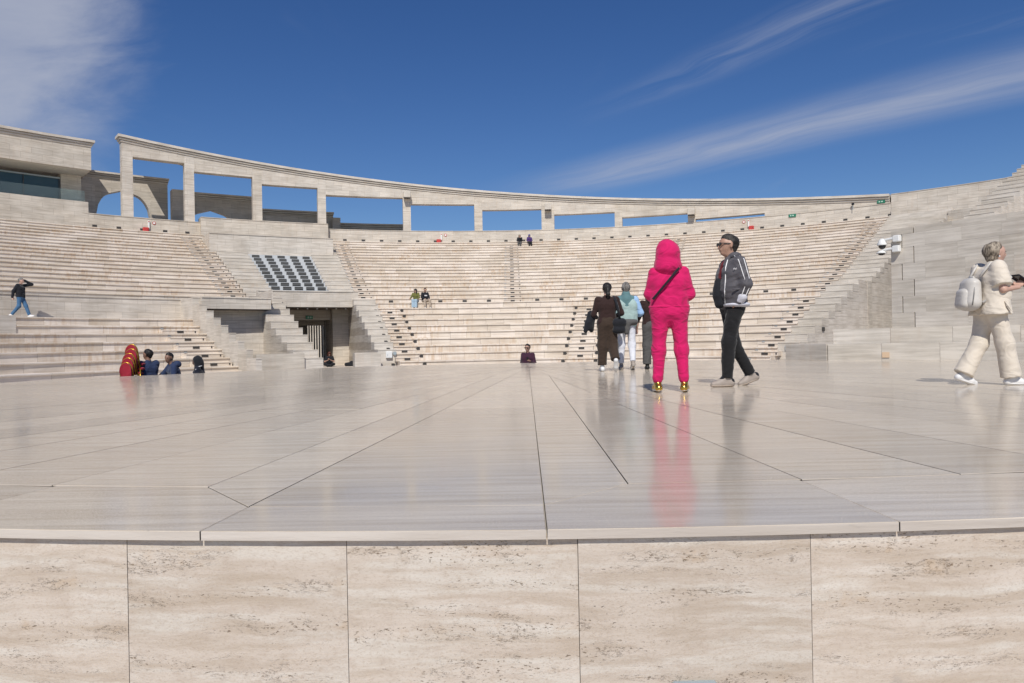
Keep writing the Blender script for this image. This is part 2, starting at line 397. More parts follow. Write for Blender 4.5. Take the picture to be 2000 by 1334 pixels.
def clip_convex(poly, region):
    for i in range(len(region)):
        a, b = region[i], region[(i+1) % len(region)]
        poly = clip(poly, a[0], a[1], -(b[1]-a[1]), b[0]-a[0])
        if len(poly) < 3: return []
    return poly
def area(p): return sum(p[i][0]*p[(i+1) % len(p)][1]-p[(i+1) % len(p)][0]*p[i][1] for i in range(len(p)))/2
def bp(b, r): return (C0[0]+r*math.sin(R(b)), C0[1]-r*math.cos(R(b)))   # b: degrees, clockwise seen from above towards +X, 0 towards the viewer
stage = bpy.data.objects.new('stage', None); COL.objects.link(stage); stage['kind'] = 'structure'
cells = []
lipb = [-1.15+4.0*(i-44) for i in range(90)]
lipb = [b for b in lipb]
for i in range(len(lipb)):                       # the outer ring of long edge slabs
    b0, b1 = lipb[i], lipb[(i+1) % len(lipb)]
    if b1 < b0: b1 += 360
    inner = [bp(b1, 14.58), bp((b0+b1)/2, 14.58), bp(b0, 14.58)]
    if abs(b0+5.15) < 0.01: inner = [bp(b1, 14.93), bp(b0, 14.93)]                       # the wide slab in the middle runs on further
    elif abs(b1+5.15) < 0.01: inner = [bp(b1, 14.93), bp(b1-1.33, 14.58), bp(b0, 14.58)]    # mitred against the border strip
    elif abs(b0+1.15) < 0.01: inner = [bp(b1, 14.58), bp(b0+1.33, 14.58), bp(b0, 14.93)]
    cells.append(inner+[bp(b0, 16.5), bp((b0+b1)/2, 16.6), bp(b1, 16.5)])
SP = [-5.15, -1.15, 2.9, 5.5, 8.0, 10.6, 13.2, 15.8, 18.6, 21.6, 24.8, 28, 32, 36, 41, 46, 52, 58, 65, 73, 82, 92, 103, 116, 130, 145, 160, 180, 200, 215, 230, 244, 257, 268, 278, 287, 295, 302, 308, 314, 319, 324, 328, 332, 335.4, 338.3, 341, 343.5, 345.9, 348.4, 350.75, 354.85]
rr = random.Random(3)
for i in range(len(SP)-1):
    b0, b1 = SP[i], SP[i+1]
    cuts = [14.58, 11.6+rr.uniform(-0.8, 0.5), 8.6+rr.uniform(-0.7, 0.7), 5.8+rr.uniform(-0.5, 0.5), 3.2, 0.02]
    if i in (1, len(SP)-2): cuts = [14.58, 12.75, 10.2, 7.4, 4.6, 0.02]
    for j in range(5):
        ro, ri = cuts[j], cuts[j+1]
        strip = None
        if i == 1 and j < 4: strip = 'right'
        if i == len(SP)-2 and j < 4: strip = 'right'
        bm_ = (b0+b1)/2
        if i == 0 and j == 0: ro = 14.93
        cell = [bp(b0, ri), bp(b0, ro), bp(bm_, ro), bp(b1, ro), bp(b1, ri)]
        if strip:
            # a narrow border slab of constant width lies along the spoke, its outer end cut on the skew
            if i == 1: bs, sgn = b0, 1
            else: bs, sgn = b1, -1
            ux, uy = math.sin(R(bs)), -math.cos(R(bs)); nx, ny = -uy*sgn, ux*sgn
            if nx*(bp(bm_, ro)[0]-C0[0])+ny*(bp(bm_, ro)[1]-C0[1]) < 0: nx, ny = -nx, -ny
            wdt = 0.338
            a = clip(cell, C0[0]+nx*wdt, C0[1]+ny*wdt, -nx, -ny); b_ = clip(cell, C0[0]+nx*wdt, C0[1]+ny*wdt, nx, ny)
            if j == 0:      # its outer end is cut on the skew
                oth = 0.34; far = bp(bs, 14.93); mid_ = bp(bs+1.33*sgn, 14.58)
                inn = [bp(bs, ri)]; q2 = (inn[0][0]+nx*wdt, inn[0][1]+ny*wdt)
                a = [inn[0], far, mid_, q2]
                b_ = [q2, mid_, bp(bm_, 14.58), bp(b1 if i == 1 else b0, 14.58), bp(b1 if i == 1 else b0, ri)]
            cells += [q for q in (a, b_) if len(q) > 2]
        else: cells.append(cell)
nst = 0
for c in cells:
    if area(c) < 0: c = c[::-1]
    c = clip_convex(c, OUT)
    if len(c) < 3 or abs(area(c)) < 0.02: continue
    # shrink for the joint
    g = 0.0022
    for i in range(len(c)):
        pass
    cc = c
    edges = [(c[i], c[(i+1) % len(c)]) for i in range(len(c))]
    for a, b in edges:
        L = math.hypot(b[0]-a[0], b[1]-a[1])
        if L < 1e-4: continue
        nx, ny = -(b[1]-a[1])/L, (b[0]-a[0])/L
        cc = clip(cc, a[0]+nx*g, a[1]+ny*g, nx, ny)
        if len(cc) < 3: break
    if len(cc) < 3: continue
    z = rr.uniform(-0.0012, 0.0)
    mx, my = sum(p[0] for p in cc)/len(cc), sum(p[1] for p in cc)/len(cc)
    ins = [(p[0]+(mx-p[0])*0.0022/max(0.3, math.hypot(p[0]-mx, p[1]-my)), p[1]+(my-p[1])*0.0022/max(0.3, math.hypot(p[0]-mx, p[1]-my))) for p in cc]
    mb = MB(); mb.loft([[(p[0], p[1], -0.030) for p in cc], [(p[0], p[1], z-0.0022) for p in cc], [(p[0], p[1], z) for p in ins]])
    o = mb.build('floor_slab', M['floor'], stage); o.data.materials.append(M['edge']); o.data.materials.append(M['grout'])
    for p_ in o.data.polygons: p_.material_index = 0 if p_.normal.z > 0.25 else (1 if math.hypot(p_.center.x-C0[0], p_.center.y-C0[1]) > 15.2 or p_.normal.z < -0.5 else 2)
    nst += 1
# bed under the slabs, and the upright stones of the stage front
def inset(poly, d):
    out = poly
    for i in range(len(poly)):
        a, b = poly[i], poly[(i+1) % len(poly)]; L = math.hypot(b[0]-a[0], b[1]-a[1]); nx, ny = -(b[1]-a[1])/L, (b[0]-a[0])/L
        out = clip(out, a[0]+nx*d, a[1]+ny*d, nx, ny)
    return out
core = inset(OUT, 0.06)
MB().poly([(x, y, -1.25) for x, y in core], [(x, y, -0.0325) for x, y in core]).build('stage_core', M['block'], stage)
for i in range(-12, 13):                          # front stones, joints as seen under the lip
    b0, b1 = -0.80+2.65*i, -0.80+2.65*(i+1)
    e = 0.0036; ro = 15.26-0.022
    if abs(b0) < 9.5 and abs(b1) < 11:
        dd = rr.uniform(-0.002, 0.002)
        mb = MB(); n = 3
        lo = [bp(b0+e+(b1-b0-2*e)*k/n, ro+dd) for k in range(n+1)]+[bp(b1-e-(b1-b0-2*e)*k/n, ro-0.05) for k in range(n+1)]
        mb.poly([(x, y, -0.72) for x, y in lo], [(x, y, -0.0305) for x, y in lo])
        mb.build('front_stone', M['front'], stage)
        mb = MB(); mb.poly([(x, y, -1.25) for x, y in lo], [(x, y, -0.724) for x, y in lo]); mb.build('front_stone', M['front'], stage)
# recessed step light near the foot of the stage front
fx = MB(); b_ = 0.49
for (u0, u1, z0, z1, dr) in ((-0.079, 0.079, -0.58, -0.468, 0.006),):
    ch = 0.018; pr = [(u0, z0+ch), (u0+ch, z0), (u1-ch, z0), (u1, z0+ch), (u1, z1-ch), (u1-ch, z1), (u0+ch, z1), (u0, z1-ch)]
    bx, by = bp(b_, 15.26-0.018); tx, ty = math.cos(R(b_)), math.sin(R(b_)); ox, oy = math.sin(R(b_)), -math.cos(R(b_))
    fx.poly([(bx+tx*u-ox*0.02, by+ty*u-oy*0.02, z) for u, z in pr], [(bx+tx*u+ox*dr, by+ty*u+oy*dr, z) for u, z in pr])
fx.build('step_light', M['steel'], stage)
# ------------------------------------------------------------------ seating rows
def row_profile(rk, zk, zlow, rback, over=0.055, slab=0.055):
    return [(rk, zlow), (rk, zk-slab), (rk-over, zk-slab), (rk-over, zk-0.008), (rk-over+0.008, zk), (rback, zk), (rback, zlow)]
def seat_row(parent, a0, a1, rk, zk, zlow, rback, length, single, name='seat_row', sub='seat_stone'):
    """one row; its stones are single objects (single=True) or joined in the row mesh"""
    arc = R(abs(a1-a0))*rk; n = max(1, int(round(arc/length)))
    cuts = [a0]+sorted(a0+(a1-a0)*(i+rng.uniform(-0.28, 0.28))/n for i in range(1, n))+[a1]
    gap = math.degrees(0.004/rk)
    if single:
        row = bpy.data.objects.new(name, None); COL.objects.link(row); row.parent = parent
    mb = MB()
    for i in range(n):
        dr = rng.uniform(-0.004, 0.004); dz = rng.uniform(-0.003, 0.003)
        pr = row_profile(rk+dr, zk+dz, zlow, rback)
        c = MB() if single else mb
        c.sector(cuts[i]+gap, cuts[i+1]-gap, pr, 1.8)
        if single: c.build(sub, M['seat'], row)
    if not single: mb.build(name, M['seat'], parent)

def step_lights(parent, a, r, z, w=0.28, h=0.12, m='dark', name='step_light'):
    mb = MB(); F = polar_frame(a, r, z)
    mb.box(None, (w, 0.03, h), F @ Matrix.Translation((0, -0.006, 0)))
    return mb.build(name, M[m], parent)
def arrow_light(parent, a, r, z, side):
    """small marker with a pointed end beside the aisle"""
    F = polar_frame(a, r, z); w, h = 0.10, 0.07
    pr = [(-w, -h), (w*0.4, -h), (w, 0), (w*0.4, h), (-w, h)]
    pr = [(u*side, v) for u, v in pr]
    if side < 0: pr = pr[::-1]
    MB().poly([tuple(F @ Vector((u, 0.01, v))) for u, v in pr], [tuple(F @ Vector((u, -0.018, v))) for u, v in pr]).build('marker_light', M['dark'], parent)
def aisle(parent, ac, half, ks, rf, zf, lights, side_marks=None):
    """half-height steps up a radial aisle, one per row, each with its little light"""
    for k in ks:
        rk, zk = rf(k), zf(k); dz = zf(k-1)-zf(k); dr = rf(k-1)-rf(k)
        d = math.degrees(half/rk); rs = rk-dr*0.46
        mb = MB(); mb.sector(ac-d, ac+d, row_profile(rs, zk-dz*0.5, zk-dz-0.01, rk+0.02, 0.025, 0.04), 1.5)
        mb.build('aisle_step', M['seat'], parent)
        if lights: step_lights(parent, ac+rng.uniform(-0.02, 0.02), rs, zk-dz*0.74, 0.29 if lights == 1 else 0.27, 0.125 if lights == 1 else 0.105)
        if side_marks == 'arrow':
            arrow_light(parent, ac-math.degrees((half+0.18)/rk), rk, zk-dz*0.42, 1); arrow_light(parent, ac+math.degrees((half+0.18)/rk), rk, zk-dz*0.42, -1)
        elif side_marks:
            step_lights(parent, ac-math.degrees((half*0.82)/rk), rk, zk-dz*0.30, 0.13, 0.07, 'ovallight', 'marker_light')
            step_lights(parent, ac+math.degrees((half*0.86)/rk), rs, zk-dz*0.76, 0.05, 0.08, 'dark', 'marker_light')

def bank(name, label, cat='seating'): return thing(name, label, cat)
# centre block, lower tier
clow = bank('seating_bank', 'lower tier of broad cream stone seat rows in the middle, between the two stepped parapets')
for k in range(0, 12):
    seat_row(clow, -17.7, 38.3, LRk(k), LZk(k), LZk(k+1)-0.02, LRk(k-1)+0.02 if k else 30.3, 1.15, k < 11)
for ac in (-16.3, 10.1, 36.95):
    aisle(clow, ac, 0.62 if ac > -10 else 0.58, range(1, 12), LRk, LZk, 1, 'arrow' if ac < 30 else 'oval')
# centre block, upper tier
cup = bank('seating_bank', 'upper tier of narrow cream stone seat rows in the middle, below the lit back wall')
for k in range(0, 19):
    seat_row(cup, -19.3, 37.9, URk(k), UZk(k), UZk(k+1)-0.02 if k < 18 else 3.2, URk(k-1)+0.02 if k else 47.5, 1.35, False)
for ac in (-18.45, 0.0, 18.2, 36.95):
    aisle(cup, ac, 0.60, range(1, 19), URk, UZk, 2, 'oval')
for i in range(18):
    a = -15.2+3.05*i
    step_lights(cup, a, 30.26, 3.50, 0.27, 0.14)
# left block
llow = bank('seating_bank', 'lower tier of weathered stone seat rows at the left, behind the men with chairs')
for k in range(3, 12):
    seat_row(llow, -60.0 if k in (3, 4) else -78, -41.1, LRk(k), LZk(k), LZk(k+1)-0.02, LRk(k-1)+0.02 if k > 3 else 26.45, 1.5, k < 11)
MB().ring(-78, -60.05, LRk(4)-0.05, 26.45, LZk(5)-0.02, LZk(3)-0.002).build('end_block', M['block'], llow)
aisle(llow, -43.7, 0.82, range(4, 12), LRk, LZk, 1, 'oval')
MB().sector(-78, -41.1, [(26.40, 2.0), (26.40, 3.20), (26.36, 3.20), (26.36, 3.262), (30.3, 3.262), (30.3, 2.0)]).build('walkway_wall', M['wall'], llow)
lup = bank('seating_bank', 'upper tier of narrow stone seat rows at the left, under the glazed pavilion')
for k in range(0, 19):
    seat_row(lup, -78, -31.75, URk(k), UZk(k), UZk(k+1)-0.02 if k < 18 else 3.2, URk(k-1)+0.02 if k else 47.5, 1.45, False)
aisle(lup, -33.25, 0.66, range(1, 19), URk, UZk, 2, 'oval')
aisle(lup, -59.5, 0.62, range(10, 19), URk, UZk, 2, 'oval')

# ------------------------------------------------------------------ stepped parapets and the passages between them
def stepped(name, label, a0, a1, ks, rf, zf, lift, zbase, rback, split=False):
    t = thing(name, label, 'parapet')
    for k in ks:
        rk = rf(k); top = zf(k)+lift; nxt = rf(k-1)+0.01 if k != ks[0] else rback
        zb = zf(k+1)+lift-0.02 if split and k != ks[-1] else zbase
        MB().sector(a0, a1, [(rk, zb), (rk, top-0.045), (rk-0.02, top-0.045), (rk-0.02, top), (nxt, top), (nxt, zb)]).build('parapet_block', M['block'], t)
        if split and k != ks[-1]:
            pass
    if split:
        # the body below the blocks, set back a little
        prof = []
        for k in ks[::-1]: prof += [(rf(k)+0.03, zf(k+1)+lift-0.05), (rf(k)+0.03, zf(k)+lift-0.05)]
        prof[0] = (prof[0][0], zbase)
        prof += [(rback, zf(ks[0])+lift-0.05), (rback, zbase)]
        e = 0.03
        MB().sector(a0+e, a1-e, prof).build('parapet_body', M['wall'], t)
    return t
stepped('stepped_parapet', 'thin stepped parapet beside the aisle at the left, nearest the men with chairs', -41.1, -40.2, list(range(3, 12)), LRk, LZk, 1.10, -1.25, 26.6)
stepped('stepped_parapet', 'stepped stone wall standing free between the two dark passage openings', -32.55, -29.1, list(range(0, 10)), LRk, LZk, 0.27, -1.25, 28.0, True)
stepped('stepped_parapet', 'stepped stone flank right of the large dark passage, ending beside the white box', -20.45, -17.72, list(range(0, 9)), LRk, LZk, 0.21, -1.25, 28.3, True)
fl = stepped('stepped_parapet', 'stepped stone flank at the right end of the middle seating, by the security cameras', 38.32, 41.2, list(range(0, 9)), LRk, LZk, 0.22, -1.25, 28.6, True)
MB().sector(38.35, 41.17, [(28.6, -1.25), (28.6, 3.258+0.22+0.28), (30.3, 3.258+0.22+0.28), (30.3, -1.25)]).build('parapet_body', M['wall'], fl)
step_lights(fl, 39.7, LRk(8)-0.03, LZk(8)-0.05, 0.28, 0.2, 'ovallight', 'vent_grille')
up = stepped('stepped_parapet', 'broad plain stone steps right of the last aisle, rising to the back wall', 37.92, 41.2, list(range(5, 19)), URk, UZk, 0.06, -1.25, 47.5, True)
for k in range(0, 5):
    MB().sector(37.92, 43.0, [(URk(k), UZk(k+1)-0.3), (URk(k), UZk(k)+0.05), (47.45, UZk(k)+0.05), (47.45, UZk(k+1)-0.3)] if k == 0 else [(URk(k), UZk(k+1)-0.3), (URk(k), UZk(k)+0.05), (URk(k-1)+0.02, UZk(k)+0.05), (URk(k-1)+0.02, UZk(k+1)-0.3)]).build('parapet_block', M['block'], up)
ul = stepped('stepped_parapet', 'stepped grey stone blocks left of the louvred vent', -31.7, -28.65, list(range(3, 19)), URk, UZk, 0.10, 2.9, 46.0, True)
ur = stepped('stepped_parapet', 'stepped grey stone blocks right of the louvred vent', -22.15, -19.32, list(range(3, 19)), URk, UZk, 0.10, 2.9, 46.0, True)

# louvred ventilation slope between the two stepped flanks
vent = thing('louvred_vent', 'sloping pale panel with a chequer of dark louvres above the passage', 'vent')
for k in range(6, 19):
    rk, zk = URk(k), UZk(k)-0.05
    MB().sector(-28.64, -22.16, [(rk, zk-0.42), (rk, zk), (rk+0.95, zk), (rk+0.95, zk-0.42)]).build('panel_step', M['panel'], vent)
M['slat'] = plain('louvre_slat_grey', (0.11, 0.11, 0.105), 0.5)
lou = None
for k in range(6, 18):
    for j in range(5):
        a = -27.9+1.285*j; rk = URk(k); z = UZk(k)-0.05-0.165
        F = polar_frame(a, rk, z)
        if lou is None:
            mb = MB(); mb.box((0, 0, 0), (0.52, 0.06, 0.25)); me_ = mb.build('louvre', M['louvre'], vent); me_.matrix_local = F @ Matrix.Translation((0, -0.02, 0))
            sl = MB()
            for q in (-0.02,): sl.poly([(-0.25, -0.06, q), (0.25, -0.06, q), (0.25, -0.03, q+0.02), (-0.25, -0.03, q+0.02)], [(-0.25, -0.06, q+0.025), (0.25, -0.06, q+0.025), (0.25, -0.03, q+0.045), (-0.25, -0.03, q+0.045)])
            s_ = sl.build('louvre_slat', M['slat'], me_); lou = me_
        else:
            c = copy_tree(lou, vent); c.matrix_local = F @ Matrix.Translation((0, -0.02, 0))
vw = thing('vent_wall', 'plain stone wall in two levels above the louvred vent, under the colonnade', 'wall')
MB().sector(-32.2, -19.75, [(41.9, 7.2), (41.9, 9.21), (41.85, 9.21), (41.85, 9.26), (47.6, 9.26), (47.6, 7.2)]).build('lower_wall', M['wall'], vw)
MB().sector(-31.9, -19.6, [(46.9, 9.2), (46.9, 11.19), (46.86, 11.19), (46.86, 11.24), (48.2, 11.24), (48.2, 9.2)]).build('upper_wall', M['wall'], vw)

# bridge over the passages
br = thing('walkway_bridge', 'plain stone beam carrying the walkway over the large dark passage', 'bridge')
MB().sector(-31.6, -19.7, [(28.1, 3.02), (28.1, 3.93), (28.06, 3.93), (28.06, 3.98), (28.6, 3.98), (28.6, 3.30), (31.2, 3.30), (31.2, 3.02)]).build('beam', M['wall'], br)
MB().ring(-31.6, -19.7, 28.16, 31.1, 2.985, 3.018).build('soffit', M['soffit'], br)
for i in range(8):
    F = polar_frame(-29.2+1.15*i, 28.5, 2.97); m_ = MB(); m_.tube([tuple(F @ Vector((0, 0, 0.0))), tuple(F @ Vector((0, 0, -0.06)))], 0.05, 10); m_.build('downlight', M['white'], br)
br2 = thing('walkway_bridge', 'low stone lintel over the small dark opening left of the free-standing stepped wall', 'bridge')
MB().sector(-40.2, -32.0, [(24.25, 2.66), (24.25, 3.21), (24.21, 3.21), (24.21, 3.262), (30.3, 3.262), (30.3, 2.66)]).build('beam', M['wall'], br2)
MB().ring(-40.2, -32.0, 24.3, 30.2, 2.63, 2.658).build('soffit', M['soffit'], br2)
MB().ring(-31.7, -31.6, 24.6, 28.2, 2.9, 3.75).build('end_wall', M['wall'], br2)
pas = thing('passage', 'shaded stone passage under the seating, with fins against the added wall at its far end', 'passage')
MB().ring(-20.42, -19.9, 28.3, 47.0, -1.25, 3.3).build('side_wall', M['wall'], pas)
MB().ring(-29.05, -28.6, 27.9, 47.0, -1.25, 3.3).build('side_wall', M['wall'], pas)
MB().ring(-29.0, -20.0, 31.15, 47.0, 3.02, 3.35).build('ceiling', M['soffit'], pas)
MB().ring(-28.6, -22.3, 31.0, 31.4, 2.36, 3.02).build('cross_beam', M['wall'], pas)
MB().ring(-28.6, -22.3, 34.0, 34.4, 2.10, 3.02).build('cross_beam', M['wall'], pas)
MB().ring(-22.3, -20.42, 30.1, 33.5, -1.25, 3.02).build('return_wall', M['wall'], pas)
FIN0 = -23.66
MB().ring(-21.5, -20.42, 36.0, 36.6, -1.25, 3.02).build('end_wall', M['wall'], pas)
MB().ring(-28.9, -23.7, 36.0, 36.6, -1.25, 3.02).build('end_wall', M['wall'], pas)
rwl = MB().ring(-36, -16, 76, 76.6, -1.25, 7.0).build('rear_wall', M['block']); tag(rwl, 'added stone wall, a sunlit backdrop behind the fins of the passage', 'wall')  # added wall; its sunlit face gives the bright stripes between the fins
for i in range(8):
    MB().ring(FIN0+0.275*i, FIN0+0.275*i+0.10, 36.8, 37.1, -0.6, 3.0).build('light_fin', M['block'], pas)
MB().ring(-28.9, -20.4, 26.0, 46.0, -1.26, -0.55).build('passage_floor', M['paver'], pas)
pas2 = thing('passage', 'small shaded passage seen above the thin stepped parapet', 'passage')
MB().ring(-40.15, -32.4, 25.15, 25.6, -1.25, 2.66).build('end_wall', M['wall'], pas2)
MB().ring(-40.2, -39.9, 24.4, 25.2, -1.25, 2.6).build('side_wall', M['wall'], pas2)
lw = MB().ring(-38.7, -31.9, 18.3, 18.75, -1.25, 0.33).build('low_wall', M['block']); tag(lw, 'low grey stone wall at the foot of the small passage', 'wall')
lw = MB().ring(-24.4, -20.5, 18.5, 18.95, -1.25, 0.30).build('low_wall', M['block']); tag(lw, 'low grey stone wall right of the sitting woman with the phone', 'wall')
# exit sign in the passage
ex = thing('exit_sign', 'dark green lit exit sign inside the shaded passage', 'sign')
F = polar_frame(-24.75, 30.97, 2.52)
MB().box(None, (0.44, 0.05, 0.22), F).build('sign_box', M['green'], ex)
for u, w_ in ((-0.06, 0.09), (0.07, 0.05), (0.15, 0.03)):
    MB().box(None, (w_, 0.01, 0.11), F @ Matrix.Translation((u, -0.03, 0))).build('pictogram', M['signwhite'], ex)

# ------------------------------------------------------------------ back wall with its lights
bw = thing('back_wall', 'curved stone back wall with a row of small dark lights above the top seats', 'wall')
MB().sector(-41.8, -31.85, [(47.4, 9.3), (47.4, 10.84), (47.36, 10.84), (47.36, 10.89), (48.2, 10.89), (48.2, 9.3)]).build('wall', M['wall'], bw)
MB().sector(-19.65, 37.9, [(47.4, 9.3), (47.4, 10.84), (47.36, 10.84), (47.36, 10.89), (48.2, 10.89), (48.2, 9.3)]).build('wall', M['wall'], bw)
for i in range(5): step_lights(bw, -40.85+1.95*i, 47.4, 9.97, 0.31, 0.16)
for i in range(30): step_lights(bw, -17.85+1.92*i, 47.4, 9.96, 0.30, 0.15)
pw = thing('plain_wall', 'plain curved stone wall continuing right from the end of the moulded cornice', 'wall')
MB().sector(37.92, 66, [(47.40, 9.0), (47.40, 11.50), (47.37, 11.50), (47.37, 11.55), (48.2, 11.55), (48.2, 9.0)]).build('wall', M['wall'], pw)
MB().sector(37.92, 66, [(47.30, 8.6), (47.30, 10.30), (47.41, 10.32), (47.41, 8.6)]).build('skirting', M['wall'], pw)
MB().sector(42.95, 50.05, [(45.4, 2.0), (45.4, 9.45), (47.45, 9.45), (47.45, 2.0)]).build('infill', M['wall'], pw)

# ------------------------------------------------------------------ colonnade: a level-soffit frame under a steadily falling cornice
col = thing('colonnade', 'long curved stone colonnade of open bays under a moulded cornice falling to the right', 'colonnade')
BAYS = [(-37.65, -33.2, 15.51), (-32.35, -26.95, 14.93), (-26.05, -20.55, 14.40), (-19.72, -11.68, 13.83), (-10.85, -3.98, 13.29), (-3.1, 3.36, 12.78), (4.75, 11.28, 12.23), (12.08, 18.94, 11.71), (19.72, 26.58, 11.16)]
def ztop(a): return 17.07-0.0722*(a+38.63)
RF, RB = 47.41, 48.15
edges = [-38.55]+[v for b in BAYS for v in b[:2]]+[37.8]
def beam_piece(a0, a1, zlo, name):
    n = max(2, int((a1-a0)/1.5)+1); lo = []
    for i in range(n+1):
        a = a0+(a1-a0)*i/n; zt = ztop(a)-0.50
        lo.append([PT(a, RF)+(zlo,), PT(a, RF)+(zt,), PT(a, RB)+(zt,), PT(a, RB)+(zlo,)])
    return MB().loft(lo).build(name, M['wall'], col)
for i, (a0, a1, zs) in enumerate(BAYS): beam_piece(a0, a1, zs, 'beam')
piers = [(edges[0], edges[1])]+[(BAYS[i][1], BAYS[i+1][0]) for i in range(8)]
for a0, a1 in piers: beam_piece(a0+0.001, a1-0.001, 10.6, 'pier')
beam_piece(26.58, 37.8, 10.6, 'solid_bay')
for (dz0, dz1, ov) in ((-0.50, -0.385, 0.07), (-0.345, -0.225, 0.16), (-0.185, 0.0, 0.26)):      # three stepped bands, shadow grooves between
    lo = []; n = 52; a0, a1 = -38.55-math.degrees(ov/47.4), 37.8
    for i in range(n+1):
        a = a0+(a1-a0)*i/n; z = ztop(a); lo.append([PT(a, RF-ov)+(z+dz0,), PT(a, RF-ov)+(z+dz1,), PT(a, RB+ov)+(z+dz1,), PT(a, RB+ov)+(z+dz0,)])
    MB().loft(lo).build('cornice_band', M['block'], col)
lo = []
for i in range(53):
    a = -38.5+76.3*i/52; z = ztop(a); lo.append([PT(a, RF-0.02)+(z-0.5,), PT(a, RF-0.02)+(z-0.1,), PT(a, RB)+(z-0.1,), PT(a, RB)+(z-0.5,)])
MB().loft(lo).build('cornice_core', M['wall'], col)
for a0, a1, zs in [(-36.55, -33.2, 15.51)]+BAYS[1:5]:      # the loggia roof behind each bay, rising to the back
    n = max(2, int(a1-a0)); lo = []
    for i in range(n+1):
        a = a0-0.45+(a1-a0+0.9)*i/n; lo.append([PT(a, 48.14)+(zs+0.42,), PT(a, 48.14)+(zs+0.60,), PT(a, 53.4)+(zs+2.02,), PT(a, 53.4)+(zs+1.84,)])
    MB().loft(lo).build('loggia_roof', M['wall'], col)
for j, (a, z) in enumerate(((-11.25, 14.02), (4.1, 12.86), (19.35, 11.72))):
    fb = thing('floodlight_box', ('stone-coloured floodlight box on the colonnade pier left of the middle aisle', 'stone-coloured floodlight box on the colonnade pier right of the middle aisle', 'stone-coloured floodlight box on the rightmost colonnade pier')[j], 'light box', 'boxes on the colonnade piers')
    F = polar_frame(a, 47.05, z)
    MB().cbox((0, 0, 0), (0.62, 0.62, 0.55), 0.03).build('casing', M['block'], fb).matrix_local = F
    MB().box((0, -0.05, -0.30), (0.5, 0.4, 0.06)).build('lens', M['dark'], fb).matrix_local = F

# ------------------------------------------------------------------ gateway walls behind the colonnade
def arched(label, a0, a1, ztp, arch=None):
    t = thing('arched_wall', label, 'wall'); r0, r1 = 52.0, 52.8
    def pc(a, b, z0, z1): MB().ring(a, b, r0, r1, z0, z1, 1.0).build('wall', M['wall'], t)
    if arch:
        ac, half, zsp, zap = arch        # pointed arch: spring height, apex
        pc(a0, ac-half, 8.0, ztp-0.45); pc(ac+half, a1, 8.0, ztp-0.45)
        n = 20; lo = []
        for i in range(n+1):
            u = -1+2*i/n; a = ac+half*u; x = 1-abs(u)
            zz_ = zsp+(zap-zsp)*(0.72*math.sqrt(max(0, 1-(1-min(1, x*1.9))**2))+0.28*x) if x < 0.53 else zsp+(zap-zsp)*(0.72+0.28*0.53+(0.28-0.28*0.53)*((x-0.53)/0.47))
            lo.append([PT(a, r0)+(zz_,), PT(a, r0)+(ztp-0.45,), PT(a, r1)+(ztp-0.45,), PT(a, r1)+(zz_,)])
        MB().loft(lo).build('arch', M['wall'], t)
    else: pc(a0, a1, 8.0, ztp-0.45)
    for dz0, dz1, ov in ((-0.45, -0.32, 0.10), (-0.29, -0.17, 0.2), (-0.14, 0.0, 0.32)):
        MB().ring(a0-0.1*ov, a1+0.35*ov, r0-ov, r1+ov, ztp+dz0, ztp+dz1, 1.0).build('cornice_band', M['block'], t)
arched('tall stone wall with a large pointed arch between the pavilion and the first colonnade bay', -42.5, -33.9, 15.08, (-37.55, 2.25, 11.3, 13.8))
arched('stone wall with a small pointed arch seen through the second colonnade bay', -33.2, -25.9, 14.16, (-30.1, 2.3, 10.4, 12.8))
arched('low stone gateway wall seen through the third colonnade bay', -25.7, -18.6, 13.15)
arched('lowest stone gateway wall seen through the wide fourth colonnade bay', -18.3, -11.0, 12.19)
for lab, a0, a1, z1 in (('short sunlit pier standing right of the large pointed arch', -33.75, -32.75, 14.0), ('short sunlit pier behind the end of the vent wall', -18.75, -17.95, 12.45)):
    o = MB().sector(a0, a1, [(50.6, 8), (50.6, z1-0.1), (50.55, z1-0.1), (50.55, z1), (51.6, z1), (51.6, 8)], 0.5).build('stone_pier', M['wall']); tag(o, lab, 'pier')

# ------------------------------------------------------------------ glazed pavilion at the far left
pv = thing('pavilion', 'stone pavilion with a wide dark window band and moulded cornice at the far left', 'building')
MB().sector(-64, -41.3, [(47.38, 9.2), (47.38, 10.90), (47.44, 10.90), (47.44, 11.70), (49.9, 11.70), (49.9, 9.2)]).build('base_wall', M['wall'], pv)
MB().sector(-64, -41.05, [(47.3, 14.07), (47.3, 15.80), (55, 15.80), (55, 14.07)]).build('upper_wall', M['wall'], pv)
for dz0, dz1, ov in ((-0.48, -0.36, 0.06), (-0.33, -0.21, 0.14), (-0.17, 0.0, 0.24)):
    MB().ring(-64, -41.05+1.2*ov, 47.3-ov, 55+ov, 16.26+dz0, 16.26+dz1, 1.5).build('cornice_band', M['block'], pv)
MB().ring(-64, -41.2, 47.5, 49.7, 14.02, 14.066).build('soffit', M['render'], pv)
MB().ring(-42.9, -41.35, 49.6, 54.5, 11.6, 14.05).build('end_wall', M['wall'], pv)
win = MB().ring(-64, -42.95, 49.62, 49.68, 11.72, 13.62, 1.5).build('window', M['glass'], pv)
for i in range(6): MB().ring(-43.0-2.6*i-0.06, -43.0-2.6*i, 49.56, 49.70, 11.72, 13.62, 1).build('window_frame', M['dark'], win)
MB().ring(-64, -42.95, 49.56, 49.72, 13.62, 13.72).build('window_frame', M['steel'], win)
MB().ring(-64, -42.9, 51.6, 51.9, 11.0, 14.0).build('inner_wall', M['wall'], pv)
MB().ring(-64, -41.5, 47.75, 47.77, 11.7, 12.55).build('balustrade', M['clear'], pv)

